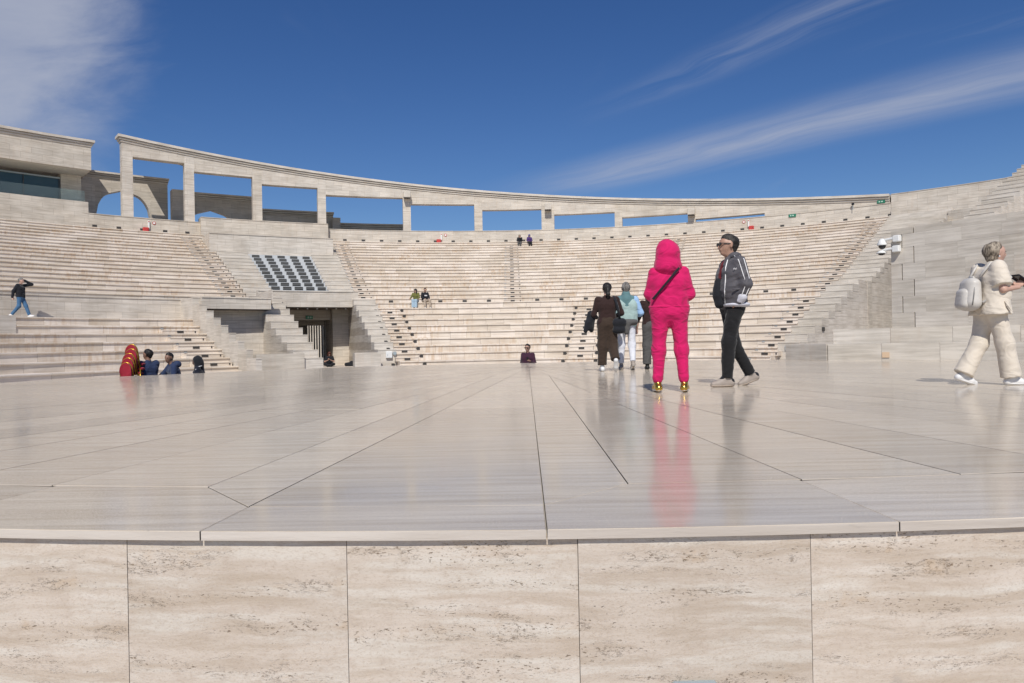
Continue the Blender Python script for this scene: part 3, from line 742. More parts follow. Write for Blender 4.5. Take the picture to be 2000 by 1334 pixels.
# ------------------------------------------------------------------ right wing: two seat-high ledges and the tall end wall
rw = thing('wing_ledges', 'two broad grey stone ledges at the right edge of the stage', 'ledge')
def strip(t, name, pts, back, z0, z1, m='block', nose=0.0):
    for (ax, ay), (bx, by) in zip(pts[:-1], pts[1:]):
        L = math.hypot(bx-ax, by-ay); nx, ny = -(by-ay)/L, (bx-ax)/L
        if ny < 0: nx, ny = -nx, -ny
        n = max(1, int(round(L/1.25)))
        for i in range(n):
            u0, u1 = i/n+0.0025/L, (i+1)/n-0.0025/L
            q = [(ax+(bx-ax)*u0, ay+(by-ay)*u0), (ax+(bx-ax)*u1, ay+(by-ay)*u1)]
            q += [(q[1][0]+nx*back, q[1][1]+ny*back), (q[0][0]+nx*back, q[0][1]+ny*back)]
            MB().poly([p+(z0,) for p in q], [p+(z1,) for p in q]).build(name, M[m], t)
strip(rw, 'ledge_stone', [(7.95, 18.05), (10.9, 15.9), (14.5, 12.9)], 0.9, -1.25, 0.418)
strip(rw, 'ledge_stone', [(8.45, 18.85), (11.75, 16.55), (15.5, 13.6)], 3.2, -1.25, 0.80)
strip(rw, 'end_stone', [(7.4, 19.4), (7.93, 18.08)], 0.8, -1.25, 0.42)
wl = MB().box((9.05, 17.28, 0.20), (0.16, 0.02, 0.13), Matrix.Translation((9.0, 17.27, 0.14)) @ Matrix.Rotation(R(-36), 4, 'Z')).build('marker_light', plain('amber_marker', (0.62, 0.45, 0.30), 0.5), rw)
wing = thing('wing_wall', 'tall travertine end wall at the right edge, behind the woman in cream', 'wall')
A_, B_ = (10.62, 20.0), (13.1, 16.25)
L_ = math.hypot(B_[0]-A_[0], B_[1]-A_[1]); ux_, uy_ = (B_[0]-A_[0])/L_, (B_[1]-A_[1])/L_; nx_, ny_ = -uy_, ux_
zc_ = 0.80; hh = [0.45]*5+[0.36, 0.17]
def wing_block(u0, u1, z0, z1, d=0.0):
    q = [(A_[0]+ux_*u+nx_*v, A_[1]+uy_*u+ny_*v) for u, v in ((u0, d), (u1, d), (u1, 1.2), (u0, 1.2))]
    MB().poly([p+(z0,) for p in q], [p+(z1,) for p in q]).build('wall_stone', M['block'], wing)
zb = 0.78
for i, h_ in enumerate(hh):
    g_ = 0.0009; cut = 0.62 if i % 2 == 0 else 0.30
    ends = [0.0, cut]; x_ = cut+(0.0 if i % 2 == 0 else 0.62)
    if i % 2: ends.append(x_)
    while x_ < L_*1.9:
        x_ += rng.uniform(0.9, 1.35); ends.append(x_)
    for j in range(len(ends)-1):
        jj = 0.014 if j == 0 else g_
        wing_block(ends[j]+(0.014 if j == 1 else g_), ends[j+1]-jj, zb+g_, zb+h_-g_, rng.uniform(-0.002, 0.002))
    zb += h_
MB().poly([(A_[0]+nx_*0.05+ux_*0.01, A_[1]+ny_*0.05+uy_*0.01, -1.2), (B_[0]+nx_*0.05+ux_*5, B_[1]+ny_*0.05+uy_*5, -1.2), (B_[0]+nx_*1.1+ux_*5, B_[1]+ny_*1.1+uy_*5, -1.2), (A_[0]+nx_*1.1, A_[1]+ny_*1.1, -1.2)],
          [(A_[0]+nx_*0.05+ux_*0.01, A_[1]+ny_*0.05+uy_*0.01, zb-0.01), (B_[0]+nx_*0.05+ux_*5, B_[1]+ny_*0.05+uy_*5, zb-0.01), (B_[0]+nx_*1.1+ux_*5, B_[1]+ny_*1.1+uy_*5, zb-0.01), (A_[0]+nx_*1.1, A_[1]+ny_*1.1, zb-0.01)]).build('wall_core', M['dark'], wing)
# stepped parapet climbing beyond the wing wall
rs = thing('stepped_parapet', 'stepped stone parapet climbing to the top right corner above the tall end wall', 'parapet')
for i in range(14):
    r0 = 29.7+0.90*i; z1 = 6.45+0.37*i
    MB().sector(50.0, 52.6, [(r0, 2), (r0, z1-0.04), (r0-0.02, z1-0.04), (r0-0.02, z1), (r0+0.92, z1), (r0+0.92, 2)], 1.3).build('parapet_block', M['block'], rs)
rb_ = bank('seating_bank', 'plain stone seating mass at the right, behind the tall end wall')
for k in range(0, 19, 1):
    MB().sector(52.6, 80, [(URk(k), 2), (URk(k), UZk(k)), (URk(k-1)+0.02 if k else 47.4, UZk(k)), (URk(k-1)+0.02 if k else 47.4, 2)], 3).build('seat_row', M['seat'], rb_)
# ------------------------------------------------------------------ small fixtures
def red_set(a, r, z, where, cam_side=1, post=True):
    F = polar_frame(a, r, z)
    t = thing('hose_box', 'red metal fire hose box '+where, 'fire box', 'red fire boxes round the theatre')
    MB().cbox((0, -0.18, 0), (0.40, 0.32, 0.36), 0.02).build('box', M['red'], t).matrix_local = F
    MB().box((0, -0.345, 0), (0.32, 0.012, 0.28)).build('door', M['red'], t).matrix_local = F
    MB().box((0.12, -0.358, 0), (0.03, 0.02, 0.08)).build('handle', M['dark'], t).matrix_local = F
    if post:
        p = thing('call_post', 'slim white alarm post '+where.replace('red', ''), 'post', 'white alarm posts on the back wall')
        G = polar_frame(a+0.28*cam_side, r-0.05, z+0.45)
        MB().cbox((0, 0, 0), (0.13, 0.10, 0.62), 0.015).build('post', M['white'], p).matrix_local = G
        MB().box((0, -0.055, 0.22), (0.08, 0.012, 0.08)).build('button', M['red'], p).matrix_local = G
        s = thing('round_sign', 'small round red-rimmed sign '+where, 'sign', 'small round signs on the back wall')
        G = polar_frame(a+0.75*cam_side, 47.38, z+0.60)
        c = MB(); c.tube([(0, 0, 0), (0, -0.02, 0)], 0.12, 14); c.build('rim', M['red'], s).matrix_local = G
        c = MB(); c.tube([(0, -0.018, 0), (0, -0.03, 0)], 0.08, 14); c.build('disc', M['white'], s).matrix_local = G
red_set(-36.7, 47.36, 9.93, 'under the first colonnade bay')
red_set(-7.9, 47.36, 9.91, 'left of the two women on the top row')
red_set(25.3, 47.36, 9.95, 'above the man with glasses', -1)
red_set(-31.05, 28.75, 3.80, 'on the walkway left of the passage beam', 1, False)
for a, z, lab in ((29.2, 10.72, 'green exit sign high on the back wall above the right-hand rows'), (37.1, 11.05, 'green exit sign beside the end of the moulded cornice')):
    t = thing('exit_sign', lab, 'sign', 'green exit signs on the back wall'); F = polar_frame(a, 47.36, z)
    MB().box((0, 0, 0), (0.56, 0.06, 0.24)).build('panel', M['green'], t).matrix_local = F
    for u, w_ in ((-0.12, 0.10), (0.06, 0.12)): MB().box((u, -0.035, 0), (w_, 0.01, 0.09)).build('pictogram', M['signwhite'], t).matrix_local = F
o = MB().box(None, (0.5, 0.05, 0.42), polar_frame(38.3, 47.30, 10.1)).build('hatch_cover', M['block']); tag(o, 'small square cover on the wall at the top of the last aisle', 'cover')
o = MB().box(None, (0.62, 0.04, 0.30), polar_frame(9.3, 47.38, 10.35)).build('hatch_cover', M['block']); tag(o, 'pale flat cover on the back wall under the seventh colonnade bay', 'cover')
dc = thing('dome_camera', 'tiny black dome camera under the right end of the cornice', 'camera'); F = polar_frame(34.7, 47.2, 10.98)
c = MB(); c.sphere((0, 0, 0.12), 0.11); c.build('dome', M['glassdome'], dc, True).matrix_local = F
c = MB(); c.tube([(0, 0.02, -0.35), (0, 0.02, 0.10)], 0.025); c.build('stem', M['steel'], dc).matrix_local = F
# white box and vent at the foot of the right-hand passage flank
t = thing('junction_box', 'white square junction box at the foot of the stepped flank by the passage', 'box'); F = polar_frame(-18.85, LRk(8)-0.06, 0.16)
MB().cbox((0, 0, 0), (0.32, 0.14, 0.34), 0.015).build('casing', M['white'], t).matrix_local = F
MB().box((0, -0.075, 0), (0.27, 0.012, 0.29)).build('door', M['white'], t).matrix_local = F
c = MB(); c.tube([(-0.09, -0.08, 0.0), (-0.09, -0.10, 0.0)], 0.018); c.build('lock', M['steel'], t).matrix_local = F
t = thing('vent_cowl', 'small grey round vent beside the white junction box', 'vent'); F = polar_frame(-18.0, LRk(8)-0.03, 0.22)
c = MB(); c.tube([(0, 0.02, 0), (0, -0.06, 0)], 0.10, 14); c.build('collar', M['ovallight'], t).matrix_local = F
c = MB(); c.tube([(0, -0.055, 0), (0, -0.075, 0)], 0.07, 14); c.build('grille', M['steel'], t).matrix_local = F
# security cameras on the corner of the wing wall
def cctv(label, px, py, pz, dome):
    t = thing('security_camera', label, 'camera', 'security cameras on the end wall'); ang = math.atan2(uy_, ux_)
    F = Matrix.Translation((px, py, pz)) @ Matrix.Rotation(ang, 4, 'Z') @ Matrix.Diagonal((0.85, 0.85, 0.85, 1))
    def put(mb, n, m, sm=False): mb.build(n, M[m], t, sm).matrix_local = F
    put(MB().cbox((0.0, -0.10, 0), (0.22, 0.18, 0.21), 0.02), 'junction_box', 'white')
    put(MB().tube([(-0.10, -0.14, 0.02), (-0.40, -0.16, -0.01 if dome else 0.0), (-0.46, -0.16, -0.04)], [0.045, 0.04, 0.05], 10), 'arm', 'white')
    if dome:
        put(MB().tube([(-0.46, -0.16, 0.05), (-0.46, -0.16, -0.02), (-0.46, -0.16, -0.14), (-0.46, -0.16, -0.17)], [0.05, 0.11, 0.15, 0.15], 16), 'housing', 'white', True)
        put(MB().sphere((-0.46, -0.16, -0.18), 0.115, 14, 9), 'dome', 'glassdome', True)
    else:
        put(MB().tube([(-0.46, -0.16, 0.0), (-0.46, -0.16, -0.05), (-0.46, -0.16, -0.10)], [0.05, 0.13, 0.17], 16), 'housing', 'white', True)
        put(MB().sphere((-0.46, -0.16, -0.10), 0.11, 14, 9, (1, 1, 0.6)), 'dome', 'glassdome', True)
cctv('upper white security camera with a black dome on the corner of the tall end wall', A_[0]+ux_*0.22, A_[1]+uy_*0.22, 3.28, True)
cctv('lower flat white security camera on the corner of the tall end wall', A_[0]+ux_*0.2, A_[1]+uy_*0.2, 3.00, False)
t = thing('security_camera', 'small white security camera inside the shaded passage', 'camera'); F = polar_frame(-26.2, 32.0, 1.75)
MB().tube([(0.25, 0, 0.25), (0.1, -0.05, 0.05), (-0.1, -0.1, 0.0)], 0.03).build('arm', M['white'], t).matrix_local = F
MB().sphere((-0.16, -0.1, -0.05), 0.13, 12, 8, (1, 1, 0.7)).build('housing', M['white'], t, True).matrix_local = F
F = Matrix.Translation(PT(41.2, 22.6)+(1.02,)) @ Matrix.Rotation(R(90-41.2), 4, 'Z')
o = MB().box(None, (0.36, 0.06, 0.20), F).build('wall_opening', M['dark']); tag(o, 'small dark block painted as a shaded opening at the foot of the grey flank wall', 'opening')  # solid block; the shade inside the opening is put into its dark colour
# ------------------------------------------------------------------ people: smooth-blended rounded cones, meshed by surface nets
def _wr(P, amp, seed):
    r_ = np.random.RandomState(seed); out = 0
    for i in range(4):
        d = r_.normal(size=3); d /= np.linalg.norm(d); d2 = r_.normal(size=3)*0.5
        d[2] *= 1.5; f = 30*(1.0+0.6*i)
        out = out+(np.abs(np.sin(0.5*(P @ (d*f)+2.5*np.sin(P @ (d2*f*0.4))+r_.uniform(0, 6))))-0.6)/(1+0.5*i)
    return out*amp*0.55
def sdf_mesh(prims, vox, k=0.03, wr=0.0, seed=1):
    A = np.array([p[0] for p in prims], float); B = np.array([p[1] for p in prims], float)
    ra = np.array([max(p[2], p[3]) for p in prims])
    lo = np.minimum(A, B).min(0)-ra.max()-4*vox; hi = np.maximum(A, B).max(0)+ra.max()+4*vox
    n = np.ceil((hi-lo)/vox).astype(int)+1
    D = np.full(n, 9.0, np.float32)
    for p in prims:
        a = np.array(p[0], float); b = np.array(p[1], float); r0, r1 = p[2], p[3]; fl = p[4] if len(p) > 4 else None
        m = max(r0, r1)*1.05+2*k+3*vox
        i0 = np.maximum(0, np.floor((np.minimum(a, b)-m-lo)/vox).astype(int)); i1 = np.minimum(n, np.ceil((np.maximum(a, b)+m-lo)/vox).astype(int)+1)
        ax = [lo[q]+vox*np.arange(i0[q], i1[q]) for q in range(3)]
        G = np.stack(np.meshgrid(*ax, indexing='ij'), -1)
        Q = G-a; ab = b-a; sc = 1.0
        if fl:
            u = np.array(fl[0], float); u /= np.linalg.norm(u); s_ = fl[1]
            Q = Q+u*((Q @ u)[..., None]*(1/s_-1)); ab = ab+u*((ab @ u)*(1/s_-1)); sc = min(1.0, s_) if s_ < 1 else 1.0
        L2 = ab @ ab
        t = np.clip((Q @ ab)/L2, 0, 1) if L2 > 1e-9 else np.zeros(Q.shape[:-1])
        d = (np.linalg.norm(Q-t[..., None]*ab, axis=-1)-(r0+(r1-r0)*t))*(0.5+0.5*sc)
        if len(p) > 5:
            for q0, qn in p[5]: d = np.maximum(d, (G-np.array(q0, float)) @ np.array(qn, float))
        if wr: d = d+_wr(G, wr, seed)
        sl = tuple(slice(i0[q], i1[q]) for q in range(3)); o = D[sl]
        h = np.maximum(k-np.abs(o-d), 0)/k
        D[sl] = np.minimum(o, d)-h*h*k*0.25
    return nets(D, lo, vox)
def nets(D, lo, vox):
    ins = D < 0; n = np.array(D.shape); cn = n-1
    acc = np.zeros(tuple(cn)+(3,)); cnt = np.zeros(tuple(cn))
    E = []
    for ax in range(3):
        s0 = [slice(None)]*3; s1 = [slice(None)]*3; s0[ax] = slice(0, -1); s1[ax] = slice(1, None)
        a, b = D[tuple(s0)], D[tuple(s1)]; cr = ins[tuple(s0)] != ins[tuple(s1)]
        idx = np.argwhere(cr); t = a[cr]/(a[cr]-b[cr]); pos = idx.astype(float); pos[:, ax] += t
        oth = [q for q in range(3) if q != ax]
        for da in (0, 1):
            for db in (0, 1):
                c = idx.copy(); c[:, oth[0]] -= da; c[:, oth[1]] -= db
                ok = ((c >= 0) & (c < cn)).all(1); cc = c[ok]
                np.add.at(acc, tuple(cc.T), pos[ok]); np.add.at(cnt, tuple(cc.T), 1)
        E.append((ax, oth, idx, ins[tuple(s0)][cr]))
    has = cnt > 0; vid = -np.ones(tuple(cn), int); vid[has] = np.arange(has.sum())
    V = acc[has]/cnt[has][:, None]*vox+lo
    F = []
    for ax, (o0, o1), idx, inn in E:
        ok = (idx[:, o0] > 0) & (idx[:, o1] > 0) & (idx[:, o0] < cn[o0]) & (idx[:, o1] < cn[o1]); I = idx[ok]; q = []
        for da, db in ((1, 1), (0, 1), (0, 0), (1, 0)):
            c = I.copy(); c[:, o0] -= da; c[:, o1] -= db; q.append(vid[tuple(c.T)])
        q = np.stack(q, 1); fl = inn[ok] if ax != 1 else ~inn[ok]
        q[~fl] = q[~fl][:, ::-1]; F.append(q)
    return V, np.concatenate(F)
def sdf_obj(name, prims, vox, m, parent=None, k=0.03, wr=0.0, seed=1, smooth_it=1):
    V, F = sdf_mesh(prims, vox, k, wr, seed)
    me = bpy.data.meshes.new(name); me.from_pydata(V.tolist(), [], F.tolist())
    if smooth_it:
        bm = bmesh.new(); bm.from_mesh(me)
        for _ in range(smooth_it): bmesh.ops.smooth_vert(bm, verts=bm.verts, factor=0.5, use_axis_x=True, use_axis_y=True, use_axis_z=True)
        bmesh.ops.recalc_face_normals(bm, faces=bm.faces); bm.to_mesh(me); bm.free()
    return link(name, me, m, parent, True)

SK = {'tan': plain('skin_tan', (0.40, 0.235, 0.165), 0.5, var=0.10), 'fair': plain('skin_fair', (0.52, 0.32, 0.245), 0.5, var=0.10), 'brown': plain('skin_brown', (0.22, 0.12, 0.08), 0.5, var=0.10)}
HR = {'black': hair_mat('black_hair', (0.006, 0.005, 0.005), (0.030, 0.026, 0.024)), 'grey': hair_mat('grey_hair', (0.07, 0.062, 0.055), (0.30, 0.28, 0.26), 0.65),
      'dark': hair_mat('dark_hair', (0.010, 0.008, 0.007), (0.055, 0.048, 0.042), 0.6), 'ash': hair_mat('ash_blond_hair', (0.075, 0.058, 0.042), (0.42, 0.35, 0.27), 0.55), 'red': hair_mat('auburn_hair', (0.035, 0.010, 0.007), (0.15, 0.05, 0.03))}
FB = {}
def fab(n, c, **kw):
    if n not in FB: FB[n] = fabric(n, c, **kw)
    return FB[n]
pink = fab('hot_pink_jersey', (0.50, 0.007, 0.095), fold=0.6, var=0.2); charcoal = fab('charcoal_nylon', (0.078, 0.074, 0.082), rough=0.6, fold=0.5); blackd = fab('black_denim', (0.010, 0.010, 0.011)); cream = fab('cream_cotton', (0.62, 0.55, 0.46), fold=0.28)
brownk = fab('dark_brown_knit', (0.028, 0.013, 0.011)); brownt = fab('brown_trouser_cloth', (0.040, 0.025, 0.017)); teal = fab('teal_quilting', (0.10, 0.19, 0.20)); mint = fab('pale_mint_quilting', (0.33, 0.44, 0.42)); paleblue = fab('pale_blue_cotton', (0.30, 0.46, 0.68))
paleg = fab('pale_grey_cotton', (0.62, 0.63, 0.68)); greyt = fab('grey_wool', (0.085, 0.082, 0.08)); navy = fab('navy_workwear', (0.022, 0.036, 0.085), fold=0.45); nblack = fab('near_black_cotton', (0.011, 0.012, 0.016)); denim = fab('blue_denim', (0.055, 0.13, 0.24)); ldenim = fab('washed_denim', (0.30, 0.40, 0.48))
olive = fab('olive_knit', (0.13, 0.13, 0.035)); purple = fab('plum_cotton', (0.045, 0.014, 0.030)); khaki = fab('khaki_cotton', (0.38, 0.31, 0.24)); whitec = fab('white_cotton', (0.75, 0.74, 0.73)); orange = fab('rust_orange_shirt', (0.35, 0.10, 0.02)); redtee = fab('dark_red_tee', (0.11, 0.010, 0.014))
violet = fab('violet_cotton', (0.06, 0.03, 0.13)); greybag = fab('pearl_grey_leather', (0.52, 0.49, 0.45), rough=0.38, fold=0.1)
shoeW = plain('white_trainer', (0.72, 0.71, 0.70), 0.5); shoeG = plain('beige_grey_trainer', (0.33, 0.28, 0.24), 0.6); gold = plain('gold_leather', (0.55, 0.36, 0.07), 0.22, metal=0.9); rubber = plain('black_rubber', (0.012, 0.012, 0.012), 0.6); blackp = plain('black_plastic', (0.012, 0.012, 0.014), 0.3)

def V3(*a): return np.array(a, float)
def base_joints():
    J = {}
    for s, q in (('L', -1), ('R', 1)):
        J['hip'+s] = V3(0.088*q, 0, 0.905); J['knee'+s] = V3(0.095*q, 0.015, 0.49); J['ank'+s] = V3(0.10*q, -0.02, 0.085)
        J['sh'+s] = V3(0.180*q, -0.01, 1.385); J['elb'+s] = V3(0.235*q, -0.03, 1.11); J['wri'+s] = V3(0.245*q, 0.05, 0.87); J['hand'+s] = V3(0.24*q, 0.09, 0.79)
        J['toe'+s] = None
    J['pel'] = V3(0, 0, 0.94); J['wst'] = V3(0, 0, 1.08); J['chest'] = V3(0, 0.0, 1.27); J['neck'] = V3(0, -0.012, 1.44); J['head'] = V3(0, 0.012, 1.585); J['look'] = V3(0, 1, 0)
    return J
def frame_of(look):
    f = np.array(look, float); f /= np.linalg.norm(f); up = V3(0, 0, 1); r_ = np.cross(f, up); r_ /= np.linalg.norm(r_); u = np.cross(r_, f); return r_, f, u
def hand_prims(w, h, curl=0.35, s=1):
    """palm, four unequal bent fingers and a thumb off the side of the palm"""
    d = h-w; L = np.linalg.norm(d); d = d/L
    side = np.cross(d, V3(0.15, 0.25, 1.0)); side = side/np.linalg.norm(side) if np.linalg.norm(side) > 1e-3 else V3(1, 0, 0)
    nrm = np.cross(side, d)
    out = [(w, w+d*0.075, 0.024, 0.031, (nrm, 0.6))]
    for i, (o, l) in enumerate(((-0.030, 0.062), (-0.010, 0.075), (0.010, 0.071), (0.029, 0.056))):
        k0 = w+d*0.078+side*o; k1 = k0+(d*math.cos(curl)+nrm*math.sin(curl)*s)*l*0.55; k2 = k1+(d*math.cos(2.2*curl)+nrm*math.sin(2.2*curl)*s)*l*0.45
        out += [(k0, k1, 0.0095, 0.0088), (k1, k2, 0.0088, 0.0075)]
    t0 = w+d*0.028+side*-0.028; t1 = t0+d*0.030+side*-0.026+nrm*0.012*s; t2 = t1+d*0.030-side*0.004+nrm*0.012*s
    return out+[(t0, t1, 0.012, 0.010), (t1, t2, 0.010, 0.0085)]
def torso_prims(J, wsh, wch, wws, whp, dch, dws, dhp, zlo=None):
    """shoulders to hips as two blended columns; w* half-spacing, d* radii"""
    P_, W, C, N = J['pel'], J['wst'], J['chest'], J['neck']; out = []
    ax = J['shR']-J['shL']; ax = ax/np.linalg.norm(ax); hx = J['hipR']-J['hipL']; hx = hx/np.linalg.norm(hx)
    for q in (-1, 1):
        out.append((P_+hx*whp*q, W+hx*wws*q, dhp, dws)); out.append((W+hx*wws*q, C+ax*wch*q, dws, dch))
        out.append((C+ax*wch*q, C+ax*wsh*q+(N-C)*0.52, dch, 0.075))
    out.append((C+(N-C)*0.55, N, 0.085, 0.06)); out.append((P_, C, min(dhp, dws), dch*0.95))
    return out
def foot_prims(an, heading, pitch=0.0, L=1.0, r=1.0):
    f = V3(math.sin(heading)*math.cos(pitch), math.cos(heading)*math.cos(pitch), math.sin(pitch)); dn = V3(0, 0, -1)*math.cos(pitch)+V3(math.sin(heading), math.cos(heading), 0)*math.sin(pitch)
    heel = an-f*0.045*L+dn*0.045; ball = an+f*0.105*L+dn*0.052; toe = an+f*0.165*L+dn*0.056
    up = [(an, heel, 0.040*r, 0.040*r), (heel, ball, 0.038*r, 0.043*r), (ball, toe, 0.043*r, 0.030*r), (an+dn*-0.03, an+f*0.08*L+dn*0.035, 0.038*r, 0.036*r)]
    sole = [(heel+dn*0.022, ball+dn*0.018, 0.038*r, 0.044*r, (dn, 0.45)), (ball+dn*0.018, toe+dn*0.014, 0.044*r, 0.032*r, (dn, 0.45))]
    return up, sole
def person(label, loc, heading, H, J=None, skin='tan', vox=0.011, top=None, sleeve='long', tr=None, bottom=None, leg=(0.088, 0.066, 0.056), hem=0.10, shoes=None, sole=None, hair=None, hstyle='short',
           feet=((0, 0), (0, 0)), tname='top', bname='trousers', twr=0.010, bwr=0.010, seated=False, arms=(0.062, 0.050, 0.042), face=True, group=None, dhip=0.118, hemdrop=0.05, hipw=0.05):
    Jn = base_joints(); Jn.update({k: np.array(v, float) for k, v in (J or {}).items()}); J = Jn
    hr, hf, hu = frame_of(J['look']); hc = J['head']
    tr = tr or (0.10, 0.085, 0.070, 0.070, 0.118, 0.108, 0.125)
    sk = [(hc+hf*-0.012+hu*0.022, hc+hf*0.012+hu*0.018, 0.090, 0.086, (hr, 0.86)), (hc+hf*0.030-hu*0.020, hc+hf*0.052-hu*0.078, 0.062, 0.034, (hr, 0.88)), (hc+hf*0.02-hu*0.04, hc+hf*0.01-hu*0.085, 0.058, 0.045),
          (J['neck']-V3(0, 0, 0.02), hc-hu*0.05-hf*0.012, 0.056, 0.050),
          (hc+hf*0.090+hu*0.006, hc+hf*0.108-hu*0.026, 0.010, 0.0145), (hc+hf*0.088-hu*0.052-hr*0.014, hc+hf*0.088-hu*0.052+hr*0.014, 0.0085, 0.0085),
          (hc+hr*0.079-hf*0.010+hu*0.012, hc+hr*0.081-hf*0.012-hu*0.026, 0.017, 0.011, (hr, 0.5)), (hc-hr*0.079-hf*0.010+hu*0.012, hc-hr*0.081-hf*0.012-hu*0.026, 0.017, 0.011, (hr, 0.5))]
    sk += [(a, b, r0*0.78, r1*0.78) for a, b, r0, r1 in torso_prims(J, *tr)]
    for s in 'LR':
        sh, el, wr_, hd = J['sh'+s], J['elb'+s], J['wri'+s], J['hand'+s]
        sk += [(sh, el, 0.050, 0.038), (el, wr_, 0.038, 0.026)]+hand_prims(wr_, hd, 0.35, 1 if s == 'R' else -1)
        sk += [(J['hip'+s], J['knee'+s], 0.074, 0.050), (J['knee'+s], J['ank'+s], 0.050, 0.034), (J['ank'+s], J['ank'+s]-V3(0, 0, 0.03), 0.034, 0.034)]
    body = sdf_obj('person', sk, vox, SK[skin], None, 0.022)
    tag(body, label, 'person', group)
    body.location = loc; body.rotation_euler = (0, 0, heading); body.scale = (H/1.70,)*3
    if top:
        dn_ = J['pel']-J['wst']; dn_ = dn_/np.linalg.norm(dn_)
        P = [p+(None, [(J['pel']+dn_*hemdrop, dn_)]) for p in torso_prims(J, *tr)]
        for s in 'LR':
            sh, el, wr_ = J['sh'+s], J['elb'+s], J['wri'+s]
            P.append((sh, el, arms[0], arms[1]))
            if sleeve == 'long': P.append((el, wr_, arms[1], arms[2]))
            elif sleeve == '34': P.append((el, el+(wr_-el)*0.45, arms[1], arms[2]))
            elif sleeve == 'short': ed = sh+(el-sh)*0.80; P[-1] = (sh, ed+(el-sh)*0.2, arms[0], arms[1]*1.12, None, [(ed, (el-sh)/np.linalg.norm(el-sh))])
            elif sleeve == 'none': P[-1] = (sh, sh+(el-sh)*0.08, arms[0]*0.95, arms[0]*0.95)
        sdf_obj(tname, P, vox, top, body, 0.045, twr, 3)
    if bottom:
        P = [(J['pel']-V3(hipw, 0, 0.02), J['pel']+V3(hipw, 0, -0.02), dhip, dhip), (J['pel']+(J['wst']-J['pel'])*0.5-V3(hipw+0.01, 0, 0), J['pel']+(J['wst']-J['pel'])*0.5+V3(hipw+0.01, 0, 0), 0.104, 0.104)]
        for s in 'LR':
            hp, kn, an = J['hip'+s], J['knee'+s], J['ank'+s]
            sn = (an-kn)/np.linalg.norm(an-kn); he = kn+(an-kn)*(1-hem)
            P += [(hp, kn, leg[0], leg[1]), (kn, he+sn*0.05, leg[1], leg[2], None, [(he, sn)])]
        sdf_obj(bname, P, vox, bottom, body, 0.06, bwr, 11)
    if shoes is not None:
        for s, (hd_, pt) in zip('LR', feet):
            up, so = foot_prims(J['ank'+s], hd_, pt); o = sdf_obj('shoe', up, min(vox, 0.010), shoes, body, 0.02)
            sdf_obj('sole', so, min(vox, 0.009), sole or rubber, o, 0.012)
            if vox < 0.012 and shoes is shoeG:
                sdf_obj('shoe_panel', [(up[3][0]+V3(0, 0, 0.012), up[3][1]+V3(0, 0, 0.004), 0.038, 0.033), (up[0][1], up[0][1]+V3(0, 0, 0.02), 0.043, 0.040)], 0.009, nblack, o, 0.015)
    if hair is not None:
        c = hc+hu*0.026-hf*0.012
        if hstyle == 'short': P = [(c-hf*0.026+hu*0.004, c+hf*0.004+hu*0.030, 0.094, 0.084, (hr, 0.88)), (c-hf*0.038, c-hf*0.044-hu*0.060, 0.080, 0.054, (hr, 0.95)), (c-hf*0.01+hr*0.055-hu*0.01, c-hf*0.012+hr*0.066-hu*0.035, 0.03, 0.018), (c-hf*0.01-hr*0.055-hu*0.01, c-hf*0.012-hr*0.066-hu*0.035, 0.03, 0.018)]
        elif hstyle == 'bob': P = [(c-hf*0.036, c-hf*0.010+hu*0.024, 0.104, 0.088, (hr, 0.90)), (c-hf*0.045-hu*0.02, c-hf*0.040-hu*0.080, 0.092, 0.068, (hr, 0.98)), (c-hf*0.03+hr*0.062-hu*0.01, c-hf*0.025+hr*0.066-hu*0.055, 0.034, 0.022), (c-hf*0.03-hr*0.062-hu*0.01, c-hf*0.025-hr*0.066-hu*0.055, 0.034, 0.022)]
        elif hstyle == 'ponytail': P = [(c-hf*0.020, c+hf*0.020+hu*0.012, 0.100, 0.092, (hr, 0.88)), (c-hf*0.04-hu*0.02, c-hf*0.05-hu*0.055, 0.080, 0.055), (c-hf*0.10-hu*0.05, c-hf*0.115-hu*0.13, 0.042, 0.038), (c-hf*0.115-hu*0.13, c-hf*0.10-hu*0.21, 0.038, 0.012)]
        else: P = [(c-hf*0.020, c+hf*0.018+hu*0.012, 0.102, 0.094, (hr, 0.9)), (c-hf*0.045-hu*0.03, c-hf*0.06-hu*0.20, 0.088, 0.070, (hr, 1.05)), (c+hr*0.07-hu*0.02, c+hr*0.085+hf*0.01-hu*0.24, 0.036, 0.030), (c-hr*0.07-hu*0.02, c-hr*0.085+hf*0.01-hu*0.24, 0.036, 0.030)]
        sdf_obj('hair', P, min(vox, 0.009), hair, body, 0.02, 0.009, 5)
    if face:
        for q in (-1, 1):
            e = MB(); p = hc+hf*0.088+hr*0.031*q+hu*0.012; e.sphere(tuple(p), 0.011, 8, 6, (1, 1, 0.7)); e.build('eye', blackp, body, True)
    return body, J
def world_of(body, p): return body.matrix_basis @ Vector(p)
def glasses(body, J, name='sunglasses'):
    hr, hf, hu = frame_of(J['look']); hc = J['head']; mb = MB()
    for q in (-1, 1):
        c = hc+hf*0.100+hr*0.034*q+hu*0.012
        lo = []
        for dd in (0.0, 0.008): lo.append([tuple(c+hf*dd+hr*0.027*math.cos(t)+hu*0.021*math.sin(t)) for t in [2*math.pi*i/10 for i in range(10)]])
        mb.loft(lo); mb.tube([tuple(c+hr*0.027*q+hu*0.008), tuple(hc+hr*0.086*q+hf*0.0+hu*0.014)], 0.0055, 6)
    mb.tube([tuple(hc+hf*0.106-hr*0.01+hu*0.016), tuple(hc+hf*0.106+hr*0.01+hu*0.016)], 0.005, 6)
    return mb.build(name, blackp, body)

